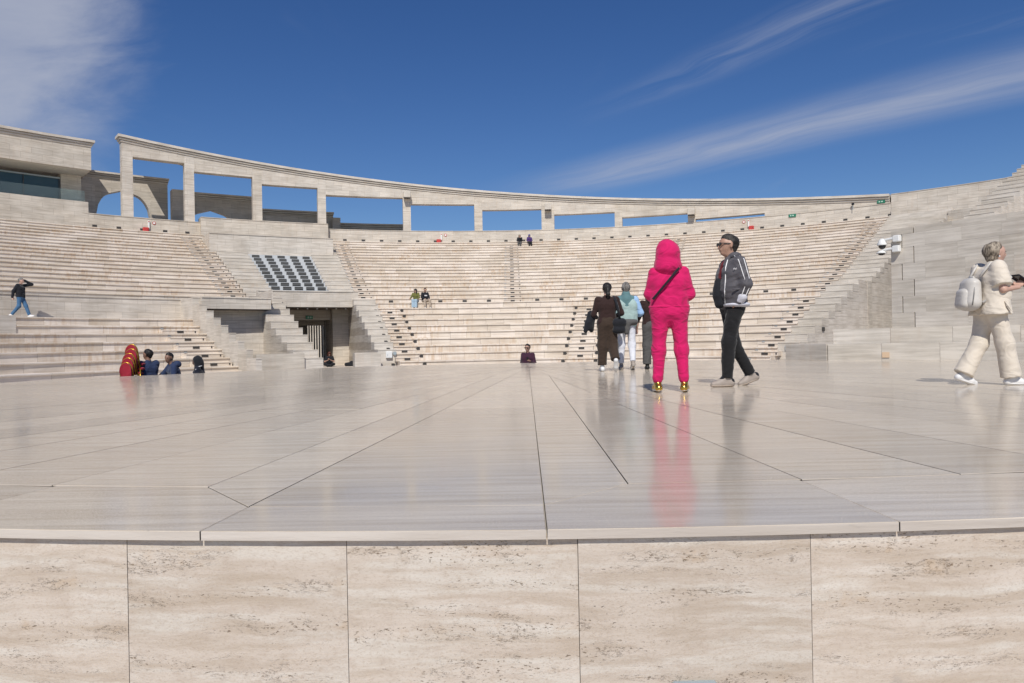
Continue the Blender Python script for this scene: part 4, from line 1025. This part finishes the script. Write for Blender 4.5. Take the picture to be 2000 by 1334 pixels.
# --- the woman in the pink tracksuit, seen from behind
pb, PJ = person('person in a hot pink hooded tracksuit seen from behind, hood up', (1.74, 7.9, 0), R(-8), 1.635, dict(hipL=(-0.10, 0, 0.90), hipR=(0.10, 0, 0.90), kneeL=(-0.125, 0.01, 0.48), kneeR=(0.13, 0.01, 0.48), ankL=(-0.145, -0.03, 0.095), ankR=(0.150, -0.03, 0.095),
      shL=(-0.162, -0.01, 1.37), shR=(0.162, -0.01, 1.37), elbL=(-0.215, 0.03, 1.13), wriL=(-0.10, 0.24, 1.12), handL=(-0.02, 0.31, 1.17), elbR=(0.228, 0.02, 1.12), wriR=(0.16, 0.25, 1.24), handR=(0.11, 0.32, 1.31), look=(0.25, 1, -0.15), head=(0.0, 0.03, 1.575)),
      'fair', 0.010, pink, 'long', (0.090, 0.088, 0.086, 0.098, 0.124, 0.120, 0.132), pink, (0.104, 0.074, 0.058), 0.12, gold, shoeW, None, feet=((-0.15, 0), (0.2, 0)), tname='hooded_top', bname='jogging_bottoms', twr=0.007, bwr=0.006, arms=(0.068, 0.062, 0.048), face=False, dhip=0.130, hipw=0.078)
sdf_obj('hood', [((-0.01, -0.005, 1.60), (0.02, 0.05, 1.61), 0.124, 0.116), ((-0.025, 0.0, 1.665), (-0.005, 0.03, 1.655), 0.080, 0.07), ((0, -0.03, 1.57), (-0.012, -0.035, 1.47), 0.120, 0.122), ((-0.055, -0.02, 1.43), (0.045, -0.02, 1.43), 0.110, 0.105), ((0, -0.055, 1.42), (0, -0.05, 1.37), 0.09, 0.06)], 0.010, pink, pb, 0.07, 0.006, 9)
sdf_obj('waistband', [((-0.10, 0, 0.975), (0.10, 0, 0.975), 0.134, 0.134, ((0, 0, 1), 0.33))], 0.010, pink, pb, 0.02, 0.004, 2)
for q in (-1, 1):
    sdf_obj('ankle_cuff', [((0.1475*q, -0.03, 0.175), (0.1475*q, -0.03, 0.150), 0.060, 0.056)], 0.010, pink, pb, 0.02, 0.004, 2)
st = MB(); cur = []
for i in range(15):
    t = i/14; cur.append((0.105-0.295*t, -0.128-0.034*math.sin(math.pi*t), 1.405-0.345*t))
st.tube(cur, 0.014, 6); o = st.build('bag_strap', fab('black_webbing', (0.012, 0.011, 0.016)), pb)
ph = MB().cbox((0, 0, 0), (0.078, 0.010, 0.155), 0.004).build('phone', blackp); tag(ph, 'black phone held up by the person in pink', 'phone')
ph.matrix_world = Matrix.Translation(world_of(pb, (0.17, 0.34, 1.36))) @ Matrix.Rotation(R(-25), 4, 'Z') @ Matrix.Rotation(R(62), 4, 'Y') @ Matrix.Rotation(R(-15), 4, 'X')

# --- the man with glasses in the grey jacket, in profile
mb_, MJ = person('man in a charcoal jacket with white piping and black glasses, standing in profile', (2.70, 8.75, 0), R(96), 1.83, dict(hipL=(-0.085, 0.0, 0.915), hipR=(0.085, 0.0, 0.915), kneeL=(-0.09, 0.09, 0.50), kneeR=(0.09, -0.03, 0.50), ankL=(-0.10, 0.12, 0.085), ankR=(0.10, -0.25, 0.12),
      pel=(0, 0.0, 0.945), wst=(0, 0.015, 1.09), chest=(0, 0.0, 1.28), neck=(0, 0.0, 1.445), head=(0, 0.045, 1.59), elbL=(-0.262, -0.05, 1.13), wriL=(-0.205, 0.0, 0.955), handL=(-0.12, 0.03, 0.90), elbR=(0.25, -0.05, 1.13), wriR=(0.20, 0.0, 0.955), handR=(0.12, 0.03, 0.90), look=(0.0, 1, 0.02)),
      'tan', 0.010, charcoal, 'long', (0.115, 0.095, 0.085, 0.080, 0.135, 0.145, 0.135), blackd, (0.098, 0.074, 0.062), 0.03, shoeG, plain('tan_sole', (0.40, 0.33, 0.27), 0.7), HR['dark'], 'short', ((0.0, 0), (-0.10, -0.30)), 'jacket', 'jeans', 0.012, 0.011, arms=(0.074, 0.062, 0.050))
glasses(mb_, MJ, 'glasses')
sdf_obj('collar', [((-0.03, -0.02, 1.47), (0.03, -0.02, 1.47), 0.078, 0.078, ((0, 0, 1), 0.6)), ((-0.05, 0.07, 1.43), (-0.05, 0.10, 1.36), 0.03, 0.026)], 0.010, charcoal, mb_, 0.02)
hemp = sdf_obj('hem_band', [((-0.085, -0.01, 0.915), (0.085, -0.01, 0.915), 0.150, 0.150, ((0, 0, 1), 0.26))], 0.010, fab('striped_rib', (0.55, 0.55, 0.60)), mb_, 0.02)
sdf_obj('cuff', [((-0.230, -0.015, 0.995), (-0.205, 0.0, 0.955), 0.055, 0.050)], 0.010, FB['striped_rib'], mb_, 0.02)
sdf_obj('shirt', [((0, 0.085, 1.36), (0, 0.125, 1.12), 0.050, 0.060), ((0, 0.02, 1.44), (0, 0.07, 1.36), 0.055, 0.05)], 0.012, redtee, mb_, 0.03, 0.006, 4)
sdf_obj('belly_bag', [((-0.02, 0.175, 1.10), (-0.03, 0.165, 0.93), 0.050, 0.055), ((-0.01, 0.165, 1.18), (-0.02, 0.18, 1.02), 0.045, 0.055)], 0.012, nblack, mb_, 0.03, 0.005, 4)
def on_sleeve(ang, t0, t1, n=8):
    """points along the left sleeve at an angle round it, from shoulder to cuff"""
    sh, el, wr_ = MJ['shL'], MJ['elbL'], MJ['wriL']; out = []
    for i in range(n):
        t = t0+(t1-t0)*i/(n-1)
        p = sh+(el-sh)*t*2 if t < 0.5 else el+(wr_-el)*(t-0.5)*2
        d = (el-sh) if t < 0.5 else (wr_-el); d = d/np.linalg.norm(d); o_ = V3(-1, 0, 0); o_ = o_-d*(o_ @ d); o_ /= np.linalg.norm(o_); s_ = np.cross(d, o_)
        r_ = 0.078-0.026*t; out.append(tuple(p+(o_*math.cos(ang)+s_*math.sin(ang))*r_))
    return out
for ang in (0.45, -0.35):
    st = MB(); st.tube([(-0.12, 0.02-0.06*(ang < 0), 1.462)]+on_sleeve(ang, 0.0, 0.95), 0.005, 6); st.build('white_piping', whitec, mb_, True)
st = MB(); st.tube([(-0.09, 0.085, 1.42), (-0.125, 0.125, 1.33), (-0.150, 0.140, 1.20), (-0.155, 0.155, 1.06), (-0.150, 0.150, 0.90)], 0.006, 6); st.build('white_piping', whitec, mb_, True)
st = MB().cbox((-0.255, 0.045, 1.08), (0.012, 0.12, 0.02), 0.004).build('pocket_flap', charcoal, mb_)
lg = MB()
for u in (-0.018, 0.004): lg.tube([(-0.222-0.012, 0.062+u, 1.300), (-0.226-0.012, 0.068+u, 1.312), (-0.222-0.012, 0.078+u, 1.306), (-0.222-0.012, 0.072+u, 1.292)], 0.0035, 5)
lg.build('chest_emblem', whitec, mb_)

# --- the woman in cream walking out on the right
wb, WJ = person('woman in a cream short-sleeved suit walking right with a tablet', (5.42, 8.12, 0), R(-92), 1.61, dict(hipL=(-0.09, 0.0, 0.90), hipR=(0.09, 0.0, 0.90), kneeR=(0.095, 0.11, 0.49), ankR=(0.10, 0.17, 0.085), kneeL=(-0.10, -0.07, 0.50), ankL=(-0.10, -0.27, 0.12),
      wst=(0, 0.02, 1.08), chest=(0, 0.015, 1.27), neck=(0, 0.03, 1.435), head=(0, 0.085, 1.575), look=(0, 1, -0.02), elbR=(0.255, -0.0, 1.12), wriR=(0.17, 0.22, 1.15), handR=(0.10, 0.29, 1.19), elbL=(-0.255, 0.02, 1.12), wriL=(-0.13, 0.24, 1.16), handL=(-0.06, 0.31, 1.20)),
      'fair', 0.010, cream, 'short', (0.115, 0.100, 0.095, 0.105, 0.138, 0.145, 0.140), cream, (0.108, 0.092, 0.112), 0.02, shoeW, shoeW, HR['ash'], 'bob', ((0, -0.30), (0, 0.0)), 'blouse', 'wide_trousers', 0.007, 0.005, arms=(0.090, 0.088, 0.06), dhip=0.140, hipw=0.07)
sdf_obj('blouse_hem', [((-0.10, 0.0, 1.06), (-0.115, 0.0, 0.84), 0.140, 0.165, None, [((0, 0, 0.835), (0, 0, -1))]), ((0.10, 0.0, 1.06), (0.115, 0.0, 0.84), 0.140, 0.165, None, [((0, 0, 0.835), (0, 0, -1))])], 0.010, cream, wb, 0.05, 0.008, 8)
bt = MB(); bt.tube([(0.26, 0.02, 0.985), (0.285, 0.03, 0.93), (0.29, 0.06, 0.87)], 0.016, 6); bt.build('belt_end', cream, wb)
e_ = MB(); e_.sphere((0.085, 0.07, 1.525), 0.010, 8, 6); e_.build('earring', shoeW, wb, True)
tab = thing('tablet', 'dark tablet held in front of the woman in cream', 'tablet')
tab.matrix_world = Matrix.Translation(world_of(wb, (0.08, 0.34, 1.22))) @ Matrix.Rotation(R(-90), 4, 'Z') @ Matrix.Rotation(R(55), 4, 'X')
MB().cbox((0, 0, 0), (0.18, 0.012, 0.26), 0.005).build('case', plain('navy_case', (0.012, 0.014, 0.028), 0.5), tab); MB().box((0, -0.0075, 0), (0.16, 0.002, 0.235)).build('screen', M['glassdome'], tab)
bpk = thing('backpack', 'pearl grey rounded backpack on the back of the woman in cream', 'backpack'); bpk.location = wb.location; bpk.rotation_euler = wb.rotation_euler; bpk.scale = wb.scale
sdf_obj('bag_body', [((x, -0.245, 0.985), (x*0.8, -0.225, 1.195), 0.082, 0.066) for x in (-0.09, -0.045, 0.0, 0.045, 0.09)], 0.010, greybag, bpk, 0.06)
sdf_obj('front_pocket', [((x, -0.318, 0.965), (x*0.85, -0.308, 1.10), 0.046, 0.040) for x in (-0.07, -0.035, 0.0, 0.035, 0.07)], 0.010, greybag, bpk, 0.05)
z_ = MB(); z_.tube([(0.165, -0.30, 0.95), (0.158, -0.275, 1.08), (0.128, -0.25, 1.19), (0.07, -0.26, 1.245), (0, -0.265, 1.255), (-0.07, -0.26, 1.245)], 0.006, 6); z_.build('zip', plain('zip_grey', (0.22, 0.21, 0.2), 0.4), bpk, True)
h_ = MB(); h_.tube([(-0.05, -0.20, 1.25), (-0.04, -0.21, 1.29), (0.04, -0.21, 1.29), (0.05, -0.20, 1.25)], 0.012, 6); h_.build('handle', greybag, bpk, True)
for q in (-1, 1):
    h_ = MB(); h_.tube([(0.10*q, -0.17, 1.29), (0.13*q, -0.06, 1.445), (0.135*q, 0.08, 1.42), (0.15*q, 0.155, 1.27), (0.165*q, 0.05, 1.10), (0.14*q, -0.17, 0.98)], 0.016, 6); h_.build('shoulder_strap', greybag, bpk, True)

# --- the couple walking away in the middle distance
bb, BJ = person('woman in brown with a black ponytail walking away towards the seats', (1.87, 14.0, 0), R(-2), 1.72, dict(kneeL=(-0.10, 0.03, 0.49), ankL=(-0.11, 0.02, 0.085), kneeR=(0.10, 0.02, 0.50), ankR=(0.13, -0.18, 0.20), look=(-0.1, 1, 0.02), elbL=(-0.26, 0.02, 1.10), wriL=(-0.20, 0.16, 1.05), handL=(-0.16, 0.22, 1.04), elbR=(0.275, 0.03, 1.12), wriR=(0.19, 0.16, 1.07), handR=(0.14, 0.22, 1.07)),
      'fair', 0.013, brownk, 'long', (0.11, 0.085, 0.065, 0.085, 0.108, 0.090, 0.125), brownt, (0.105, 0.094, 0.088), 0.08, shoeW, shoeW, HR['black'], 'ponytail', ((-0.05, 0), (0.05, -1.0)), 'jumper', 'trousers', 0.008, 0.010, dhip=0.13)
jk = sdf_obj('carried_jacket', [((-0.30, 0.10, 1.10), (-0.36, 0.06, 0.86), 0.085, 0.075), ((-0.28, 0.16, 1.10), (-0.30, 0.12, 0.80), 0.07, 0.05), ((-0.38, 0.02, 0.95), (-0.42, 0.0, 0.78), 0.06, 0.04)], 0.014, nblack, None, 0.04, 0.014, 6)
jk.location = bb.location; jk.rotation_euler = bb.rotation_euler; jk.scale = bb.scale; tag(jk, 'dark jacket carried over the arm of the woman in brown', 'jacket')
bg_ = thing('shoulder_bag', 'black camera bag at the right hip of the woman in brown', 'bag'); bg_.location = bb.location; bg_.rotation_euler = bb.rotation_euler; bg_.scale = bb.scale
sdf_obj('bag_body', [((0.17, -0.10, 0.93), (0.27, -0.10, 0.93), 0.09, 0.09), ((0.17, -0.10, 0.80), (0.26, -0.10, 0.80), 0.085, 0.08)], 0.014, nblack, bg_, 0.03)
h_ = MB(); h_.tube([(0.13, 0.04, 1.44), (0.15, -0.10, 1.38), (0.19, -0.15, 1.20), (0.22, -0.14, 1.0)], 0.028, 6); h_.build('strap', nblack, bg_, True)
gb, GJ = person('grey-haired man in a two-tone quilted teal vest walking away', (2.33, 14.55, 0), R(-4), 1.76, dict(kneeL=(-0.10, 0.06, 0.49), ankL=(-0.11, 0.05, 0.085), kneeR=(0.10, 0.0, 0.49), ankR=(0.10, -0.14, 0.13), elbR=(0.285, 0.0, 1.11), wriR=(0.22, 0.15, 1.02), handR=(0.17, 0.22, 1.02), elbL=(-0.27, 0, 1.11), wriL=(-0.2, 0.15, 1.0), handL=(-0.15, 0.2, 1.0)),
      'fair', 0.013, paleblue, 'long', (0.115, 0.09, 0.08, 0.08, 0.11, 0.105, 0.12), paleg, (0.090, 0.068, 0.054), 0.10, shoeG, shoeW, HR['grey'], 'short', ((0, 0), (0, -0.45)), 'shirt', 'trousers', 0.008, 0.008)
tp = torso_prims(GJ, 0.12, 0.10, 0.09, 0.09, 0.124, 0.122, 0.134)
sdf_obj('vest', tp+[((0, -0.02, 1.42), (0, -0.02, 1.48), 0.085, 0.075)], 0.013, mint, gb, 0.045, 0.004, 3)
sdf_obj('vest_yoke', [(a+V3(0, 0, 0), b, r0+0.006, r1+0.006) for a, b, r0, r1 in [(GJ['chest']+V3(-0.10, 0, 0.0), GJ['chest']+V3(-0.12, 0, 0.10), 0.124, 0.08), (GJ['chest']+V3(0.10, 0, 0.0), GJ['chest']+V3(0.12, 0, 0.10), 0.124, 0.08), (V3(0, -0.02, 1.38), V3(0, -0.02, 1.48), 0.10, 0.078), (V3(0, 0, 1.26), V3(0, 0, 1.38), 0.12, 0.10)]], 0.013, teal, gb, 0.04)
o = sdf_obj('tied_sweater', [((-0.09, -0.05, 0.93), (0.10, -0.05, 0.93), 0.125, 0.125, ((0, 0, 1), 0.6)), ((-0.06, -0.14, 0.90), (-0.02, -0.15, 0.72), 0.05, 0.035), ((0.02, -0.14, 0.9), (0.0, -0.15, 0.74), 0.05, 0.04)], 0.014, greyt, gb, 0.04, 0.008, 4)
hb, HJ = person('person in a dark top and grey trousers mostly hidden behind the person in pink', (2.84, 14.6, 0), R(-6), 1.66, dict(elbL=(-0.25, 0.0, 1.11), wriL=(-0.29, 0.06, 0.88), handL=(-0.30, 0.08, 0.80), kneeL=(-0.09, 0.05, 0.49), ankL=(-0.09, 0.03, 0.085), ankR=(0.10, -0.12, 0.10)),
      'fair', 0.014, brownk, '34', (0.10, 0.08, 0.07, 0.075, 0.105, 0.095, 0.12), greyt, (0.098, 0.088, 0.085), 0.04, rubber, rubber, HR['dark'], 'long', ((0, 0), (0, -0.3)), 'jumper', 'trousers')
for q in (-1, 1):
    h_ = MB(); h_.tube([(0.165*q, -0.02, 0.86), (0.175*q, 0.0, 0.5), (0.175*q, 0.02, 0.14)], 0.010, 6); h_.build('side_stripe', fab('dark_stripe', (0.03, 0.03, 0.032)), hb)

# --- the man crossing the ledge at the far left, hand on his head
ma = -57.2; mx, my = PT(ma, 25.7)
lb, LJ = person('man in a black jacket and blue jeans striding along the ledge, hand on head', (mx, my, 2.12), R(-84), 1.74, dict(kneeL=(-0.09, 0.16, 0.52), ankL=(-0.09, 0.30, 0.10), kneeR=(0.09, -0.02, 0.50), ankR=(0.09, -0.33, 0.14), elbR=(0.25, -0.14, 1.13), wriR=(0.27, -0.18, 0.88), handR=(0.27, -0.16, 0.80), elbL=(-0.30, 0.30, 1.46), wriL=(-0.12, 0.10, 1.62), handL=(-0.04, 0.04, 1.69), head=(0, 0.04, 1.58), look=(0.1, 1, -0.1)),
      'fair', 0.016, nblack, 'long', (0.12, 0.10, 0.09, 0.085, 0.125, 0.125, 0.135), denim, (0.098, 0.076, 0.062), 0.05, shoeW, shoeW, HR['grey'], 'short', ((0, 0.25), (0, -0.45)), 'jacket', 'jeans', arms=(0.075, 0.066, 0.05))
sdf_obj('jacket_tail', [((0.0, 0.13, 1.0), (-0.02, 0.17, 0.86), 0.05, 0.02), ((0.05, 0.12, 1.0), (0.08, 0.15, 0.88), 0.06, 0.02)], 0.016, nblack, lb, 0.03)

# --- stack of banquet chairs and the three men moving it
FLZ = -1.25
chair_red = fab('red_velvet', (0.30, 0.014, 0.030), rough=0.7); chair_gold = plain('gold_tube', (0.55, 0.33, 0.04), 0.30, metal=0.75)
def make_chair():
    t = thing('banquet_chair', '', 'chair', 'stacked red and gold banquet chairs')
    def back(w_, z0, z1, y0, y1, lean):
        lo = []
        for dy_ in (y0, y1):
            lp = [(-w_*0.78, dy_, z0), (w_*0.78, dy_, z0)]
            for i in range(11):
                a = math.pi*i/10; lp.append((w_*math.cos(a)*1.0, dy_-lean, z1-0.20+0.20*math.sin(a)))
            lo.append(lp)
        return MB().loft(lo)
    back(0.138, 0.48, 0.915, -0.035, 0.03, 0.06).build('backrest', chair_red, t)
    fr = MB(); pts = [(-0.16, 0.02, 0.44), (-0.148, -0.03, 0.70)]+[(0.150*math.cos(math.pi-math.pi*i/10), -0.045, 0.725+0.203*math.sin(math.pi*i/10)) for i in range(11)]+[(0.148, -0.03, 0.70), (0.16, 0.02, 0.44)]
    fr.tube(pts, 0.011, 7); fr.build('back_frame', chair_gold, t, True)
    MB().cbox((0, 0.24, 0.44), (0.42, 0.42, 0.075), 0.025).build('seat', chair_red, t)
    for sx in (-1, 1):
        a = MB(); a.tube([(0.17*sx, 0.03, 0.44), (0.20*sx, -0.05, 0.0)], 0.014, 7); a.build('leg', chair_gold, t, True)
        a = MB(); a.tube([(0.19*sx, 0.42, 0.42), (0.20*sx, 0.45, 0.0)], 0.014, 7); a.build('leg', chair_gold, t, True)
    a = MB(); a.tube([(0.16*-1, 0.02, 0.62), (0.16, 0.02, 0.62)], 0.010, 6); a.build('cross_rail', chair_gold, t)
    return t
ch0 = make_chair(); NCH = 5
clab = ['lowest and nearest red banquet chair of the gold-framed stack', 'second red banquet chair from the bottom of the stack', 'middle red banquet chair of the stack', 'red banquet chair second from the top of the stack', 'topmost red banquet chair of the stack, its back standing highest']
cbase = Matrix.Translation((-9.22, 17.15, FLZ+0.62)) @ Matrix.Rotation(R(5), 4, 'Z')
for i in range(NCH):
    c = ch0 if i == 0 else copy_tree(ch0)
    c['label'] = clab[i]; dz_ = 0.108*i
    c.matrix_world = cbase @ Matrix.Translation((0.004*i*(1 if i % 2 else -1)+0.012*i, 0.060*i, dz_)) @ Matrix.Rotation(R(rng.uniform(-1.5, 1.5)), 4, 'Z')
tr_ = thing('chair_trolley', 'low wheeled trolley under the stack of red chairs', 'trolley'); tr_.matrix_world = Matrix.Translation((-9.17, 17.45, FLZ)) @ Matrix.Rotation(R(5), 4, 'Z')
MB().cbox((0, 0, 0.595), (0.56, 1.1, 0.04), 0.008).build('deck', M['dark'], tr_)
for sx in (-1, 1):
    for sy in (-1, 1): MB().tube([(0.2*sx, 0.45*sy, 0.04), (0.2*sx, 0.45*sy, 0.59)], 0.02, 8).build('leg', M['dark'], tr_)
for sx in (-1, 1):
    for sy in (-1, 1):
        a = MB(); a.tube([(0.2*sx-0.02, 0.45*sy, 0.04), (0.2*sx+0.02, 0.45*sy, 0.04)], 0.04, 10); a.build('wheel', rubber, tr_)
def worker(label, x, y, head_deg, H, J, cap=False, lx=None, top=navy):
    return person(label, (x, y, FLZ), R(head_deg), H, J, 'brown', 0.014, top, 'long', (0.12, 0.10, 0.085, 0.08, 0.120, 0.115, 0.125), navy, (0.095, 0.075, 0.065), 0.06, rubber, rubber, HR['black'], 'short', tname='work_jacket', bname='work_trousers', arms=(0.078, 0.066, 0.05))
w1, J1 = worker('worker in navy overalls with his back half turned, gripping the chair stack', -9.02, 17.75, 55, 1.84, dict(elbL=(-0.27, 0.22, 1.20), wriL=(-0.24, 0.44, 1.28), handL=(-0.24, 0.52, 1.30), elbR=(0.26, 0.22, 1.18), wriR=(0.20, 0.42, 1.25), handR=(0.18, 0.50, 1.27), look=(-0.5, 1, -0.1)))
w2, J2 = worker('worker in navy overalls leaning forward with a smile, between the other two', -8.42, 17.95, 128, 1.76, dict(chest=(0, 0.06, 1.26), neck=(0, 0.10, 1.43), head=(0, 0.16, 1.57), shL=(-0.18, 0.08, 1.38), shR=(0.18, 0.08, 1.38), elbR=(0.30, 0.24, 1.15), wriR=(0.36, 0.46, 1.02), handR=(0.38, 0.54, 0.98), elbL=(-0.25, 0.12, 1.1), wriL=(-0.2, 0.2, 0.88), handL=(-0.2, 0.24, 0.8), look=(-0.75, 1, -0.12)))
sdf_obj('hood', [((-0.08, -0.02, 1.42), (0.08, -0.02, 1.42), 0.085, 0.085)], 0.014, navy, w2, 0.03)
w3, J3 = worker('worker in navy with a dark hood and pale shoulder stripes, rightmost of three', -7.92, 18.1, 100, 1.65, dict(head=(0, 0.05, 1.57), look=(0.1, 1, -0.25)), top=fab('dark_navy', (0.010, 0.012, 0.022)))
sdf_obj('hood', [((0, 0.02, 1.61), (0, 0.0, 1.56), 0.118, 0.12), ((0, -0.02, 1.50), (0, -0.01, 1.42), 0.11, 0.12)], 0.014, nblack, w3, 0.03)
for pts in ([(-0.10, -0.10, 1.46), (-0.20, -0.05, 1.44), (-0.26, 0.02, 1.36)], [(-0.15, 0.12, 1.28), (-0.2, 0.10, 1.24), (-0.25, 0.06, 1.22)]):
    h_ = MB(); h_.tube(pts, 0.012, 6); h_.build('reflective_stripe', whitec, w3, True)

# --- the man in plum standing beyond the stage edge
pm, _ = person('man in a plum shirt and sunglasses standing beyond the stage edge', (0.52, 24.0, FLZ), R(150), 1.80, dict(elbL=(-0.27, 0.04, 1.12), wriL=(-0.22, 0.24, 1.16), handL=(-0.2, 0.34, 1.22), look=(-0.1, 1, 0)), 'tan', 0.016, purple, 'long', (0.12, 0.10, 0.085, 0.08, 0.12, 0.11, 0.12), nblack, (0.092, 0.07, 0.058), 0.08, rubber, rubber, HR['black'], 'short', tname='shirt')
glasses(pm, _)
ph2 = MB().cbox((0, 0, 0), (0.075, 0.010, 0.15), 0.004).build('phone', blackp); tag(ph2, 'dark phone in the hand of the man in plum', 'phone'); ph2.matrix_world = Matrix.Translation(world_of(pm, (-0.20, 0.38, 1.25))) @ Matrix.Rotation(R(40), 4, 'X')

# --- seated people
def sit(seat_h, spread=0.1, fwd=0.42, drop=0.42):
    """joints for sitting: hips at seat height, knees forward, feet on the step below (origin = seat surface)"""
    J = {}; 
    for s, q in (('L', -1), ('R', 1)):
        J['hip'+s] = (0.09*q, 0.0, 0.10); J['knee'+s] = (spread*q, fwd, 0.12); J['ank'+s] = (spread*q, fwd+0.04, 0.085-drop)
        J['sh'+s] = (0.18*q, 0.03, 0.585); J['elb'+s] = (0.24*q, 0.10, 0.33); J['wri'+s] = (0.16*q, 0.32, 0.22); J['hand'+s] = (0.12*q, 0.38, 0.20)
    J.update(pel=(0, 0, 0.12), wst=(0, 0.0, 0.28), chest=(0, 0.03, 0.46), neck=(0, 0.045, 0.63), head=(0, 0.08, 0.77))
    return J
def seat_at(a, k, tier, back=0.28):
    rf, zf = (LRk, LZk) if tier == 'L' else (URk, UZk); return PT(a, rf(k)+back)+(zf(k),)
ga = -12.55
cg, cJ = person('woman in an olive top and pale jeans sitting at the left of the couple', seat_at(ga, 0, 'L', 0.22), R(180+ga*-1+(-18)), 1.66, dict(sit(0.4), look=(0.35, 1, 0.05), elbR=(0.26, 0.12, 0.36), wriR=(0.30, 0.30, 0.26), handR=(0.32, 0.36, 0.24)), 'fair', 0.018, olive, 'long', (0.10, 0.08, 0.065, 0.08, 0.105, 0.095, 0.12), ldenim, (0.098, 0.088, 0.092), 0.05, shoeW, shoeW, HR['dark'], 'long', tname='jumper', bname='jeans')
glasses(cg, cJ)
cb, cJ = person('man in a dark printed sweatshirt sitting at the right of the couple', seat_at(ga+1.15, 0, 'L', 0.22), R(180-ga+14), 1.74, dict(sit(0.4, 0.16), look=(0.25, 1, -0.15)), 'tan', 0.018, nblack, 'long', (0.12, 0.10, 0.085, 0.085, 0.118, 0.112, 0.125), khaki, (0.095, 0.075, 0.066), 0.08, shoeW, shoeW, HR['black'], 'short', tname='sweatshirt')
pr_ = MB()
for i, (u, w2_) in enumerate(((-0.06, 0.05), (0.0, 0.03), (0.05, 0.05))): pr_.box((u, 0.155+0.004*i, 0.43), (w2_, 0.012, 0.07))
pr_.build('chest_print', whitec, cb)
top1, tJ1 = person('fair-haired woman in dark clothes, left of the pair on the top row', seat_at(0.95, 1, 'U', 0.2), R(172), 1.64, dict(sit(0.33), look=(-0.2, 1, -0.25), elbL=(-0.23, 0.16, 0.30), wriL=(-0.10, 0.22, 0.55), handL=(-0.06, 0.20, 0.64)), 'fair', 0.022, nblack, 'long', (0.10, 0.08, 0.07, 0.08, 0.105, 0.10, 0.12), greyt, (0.09, 0.07, 0.06), 0.08, rubber, rubber, HR['ash'], 'long', tname='jumper')
top2, tJ2 = person('woman with a blue headscarf, right of the pair on the top row', seat_at(2.0, 1, 'U', 0.2), R(190), 1.62, dict(sit(0.33), look=(-0.25, 1, -0.3)), 'tan', 0.022, violet, 'long', (0.10, 0.08, 0.07, 0.08, 0.11, 0.105, 0.125), nblack, (0.092, 0.075, 0.066), 0.08, rubber, rubber, fab('blue_scarf', (0.04, 0.045, 0.22)), 'long', tname='jumper')
sx_, sy_ = PT(-23.75, 26.9)
sw, sJ = person('red-haired woman in sunglasses sitting on the passage floor, looking at her phone', (sx_, sy_, -0.55), R(190), 1.68, dict(sit(0.1), hipL=(-0.10, 0, 0.10), hipR=(0.10, 0, 0.10), kneeL=(-0.26, 0.30, 0.16), kneeR=(0.26, 0.30, 0.16), ankL=(0.10, 0.36, 0.07), ankR=(-0.10, 0.42, 0.07), look=(0, 1, -0.25), elbL=(-0.27, 0.12, 0.30), wriL=(-0.05, 0.32, 0.42), handL=(0.0, 0.36, 0.48), elbR=(0.27, 0.12, 0.30), wriR=(0.06, 0.34, 0.40), handR=(0.02, 0.38, 0.46)),
      'fair', 0.017, nblack, 'short', (0.10, 0.085, 0.075, 0.085, 0.11, 0.105, 0.12), nblack, (0.092, 0.075, 0.066), 0.06, rubber, rubber, HR['red'], 'long', tname='tee_shirt')
glasses(sw, sJ)
ph3 = MB().cbox((0, 0, 0), (0.075, 0.010, 0.15), 0.004).build('phone', blackp); tag(ph3, 'phone held by the red-haired woman sitting in the passage', 'phone'); ph3.matrix_world = Matrix.Translation(world_of(sw, (0.01, 0.40, 0.50))) @ Matrix.Rotation(R(50), 4, 'X')
kx, ky = PT(-21.35, 26.9)
kb = sdf_obj('bag', [((-0.16, 0, 0.11), (0.0, 0, 0.12), 0.11, 0.12), ((0.05, 0.0, 0.10), (0.16, 0, 0.22), 0.13, 0.11), ((0.0, -0.05, 0.06), (0.2, -0.05, 0.06), 0.08, 0.09)], 0.02, nblack, None, 0.04, 0.015, 7)
kb.location = (kx, ky, -0.55); tag(kb, 'black soft bag lying on the passage floor beside the sitting woman', 'bag')
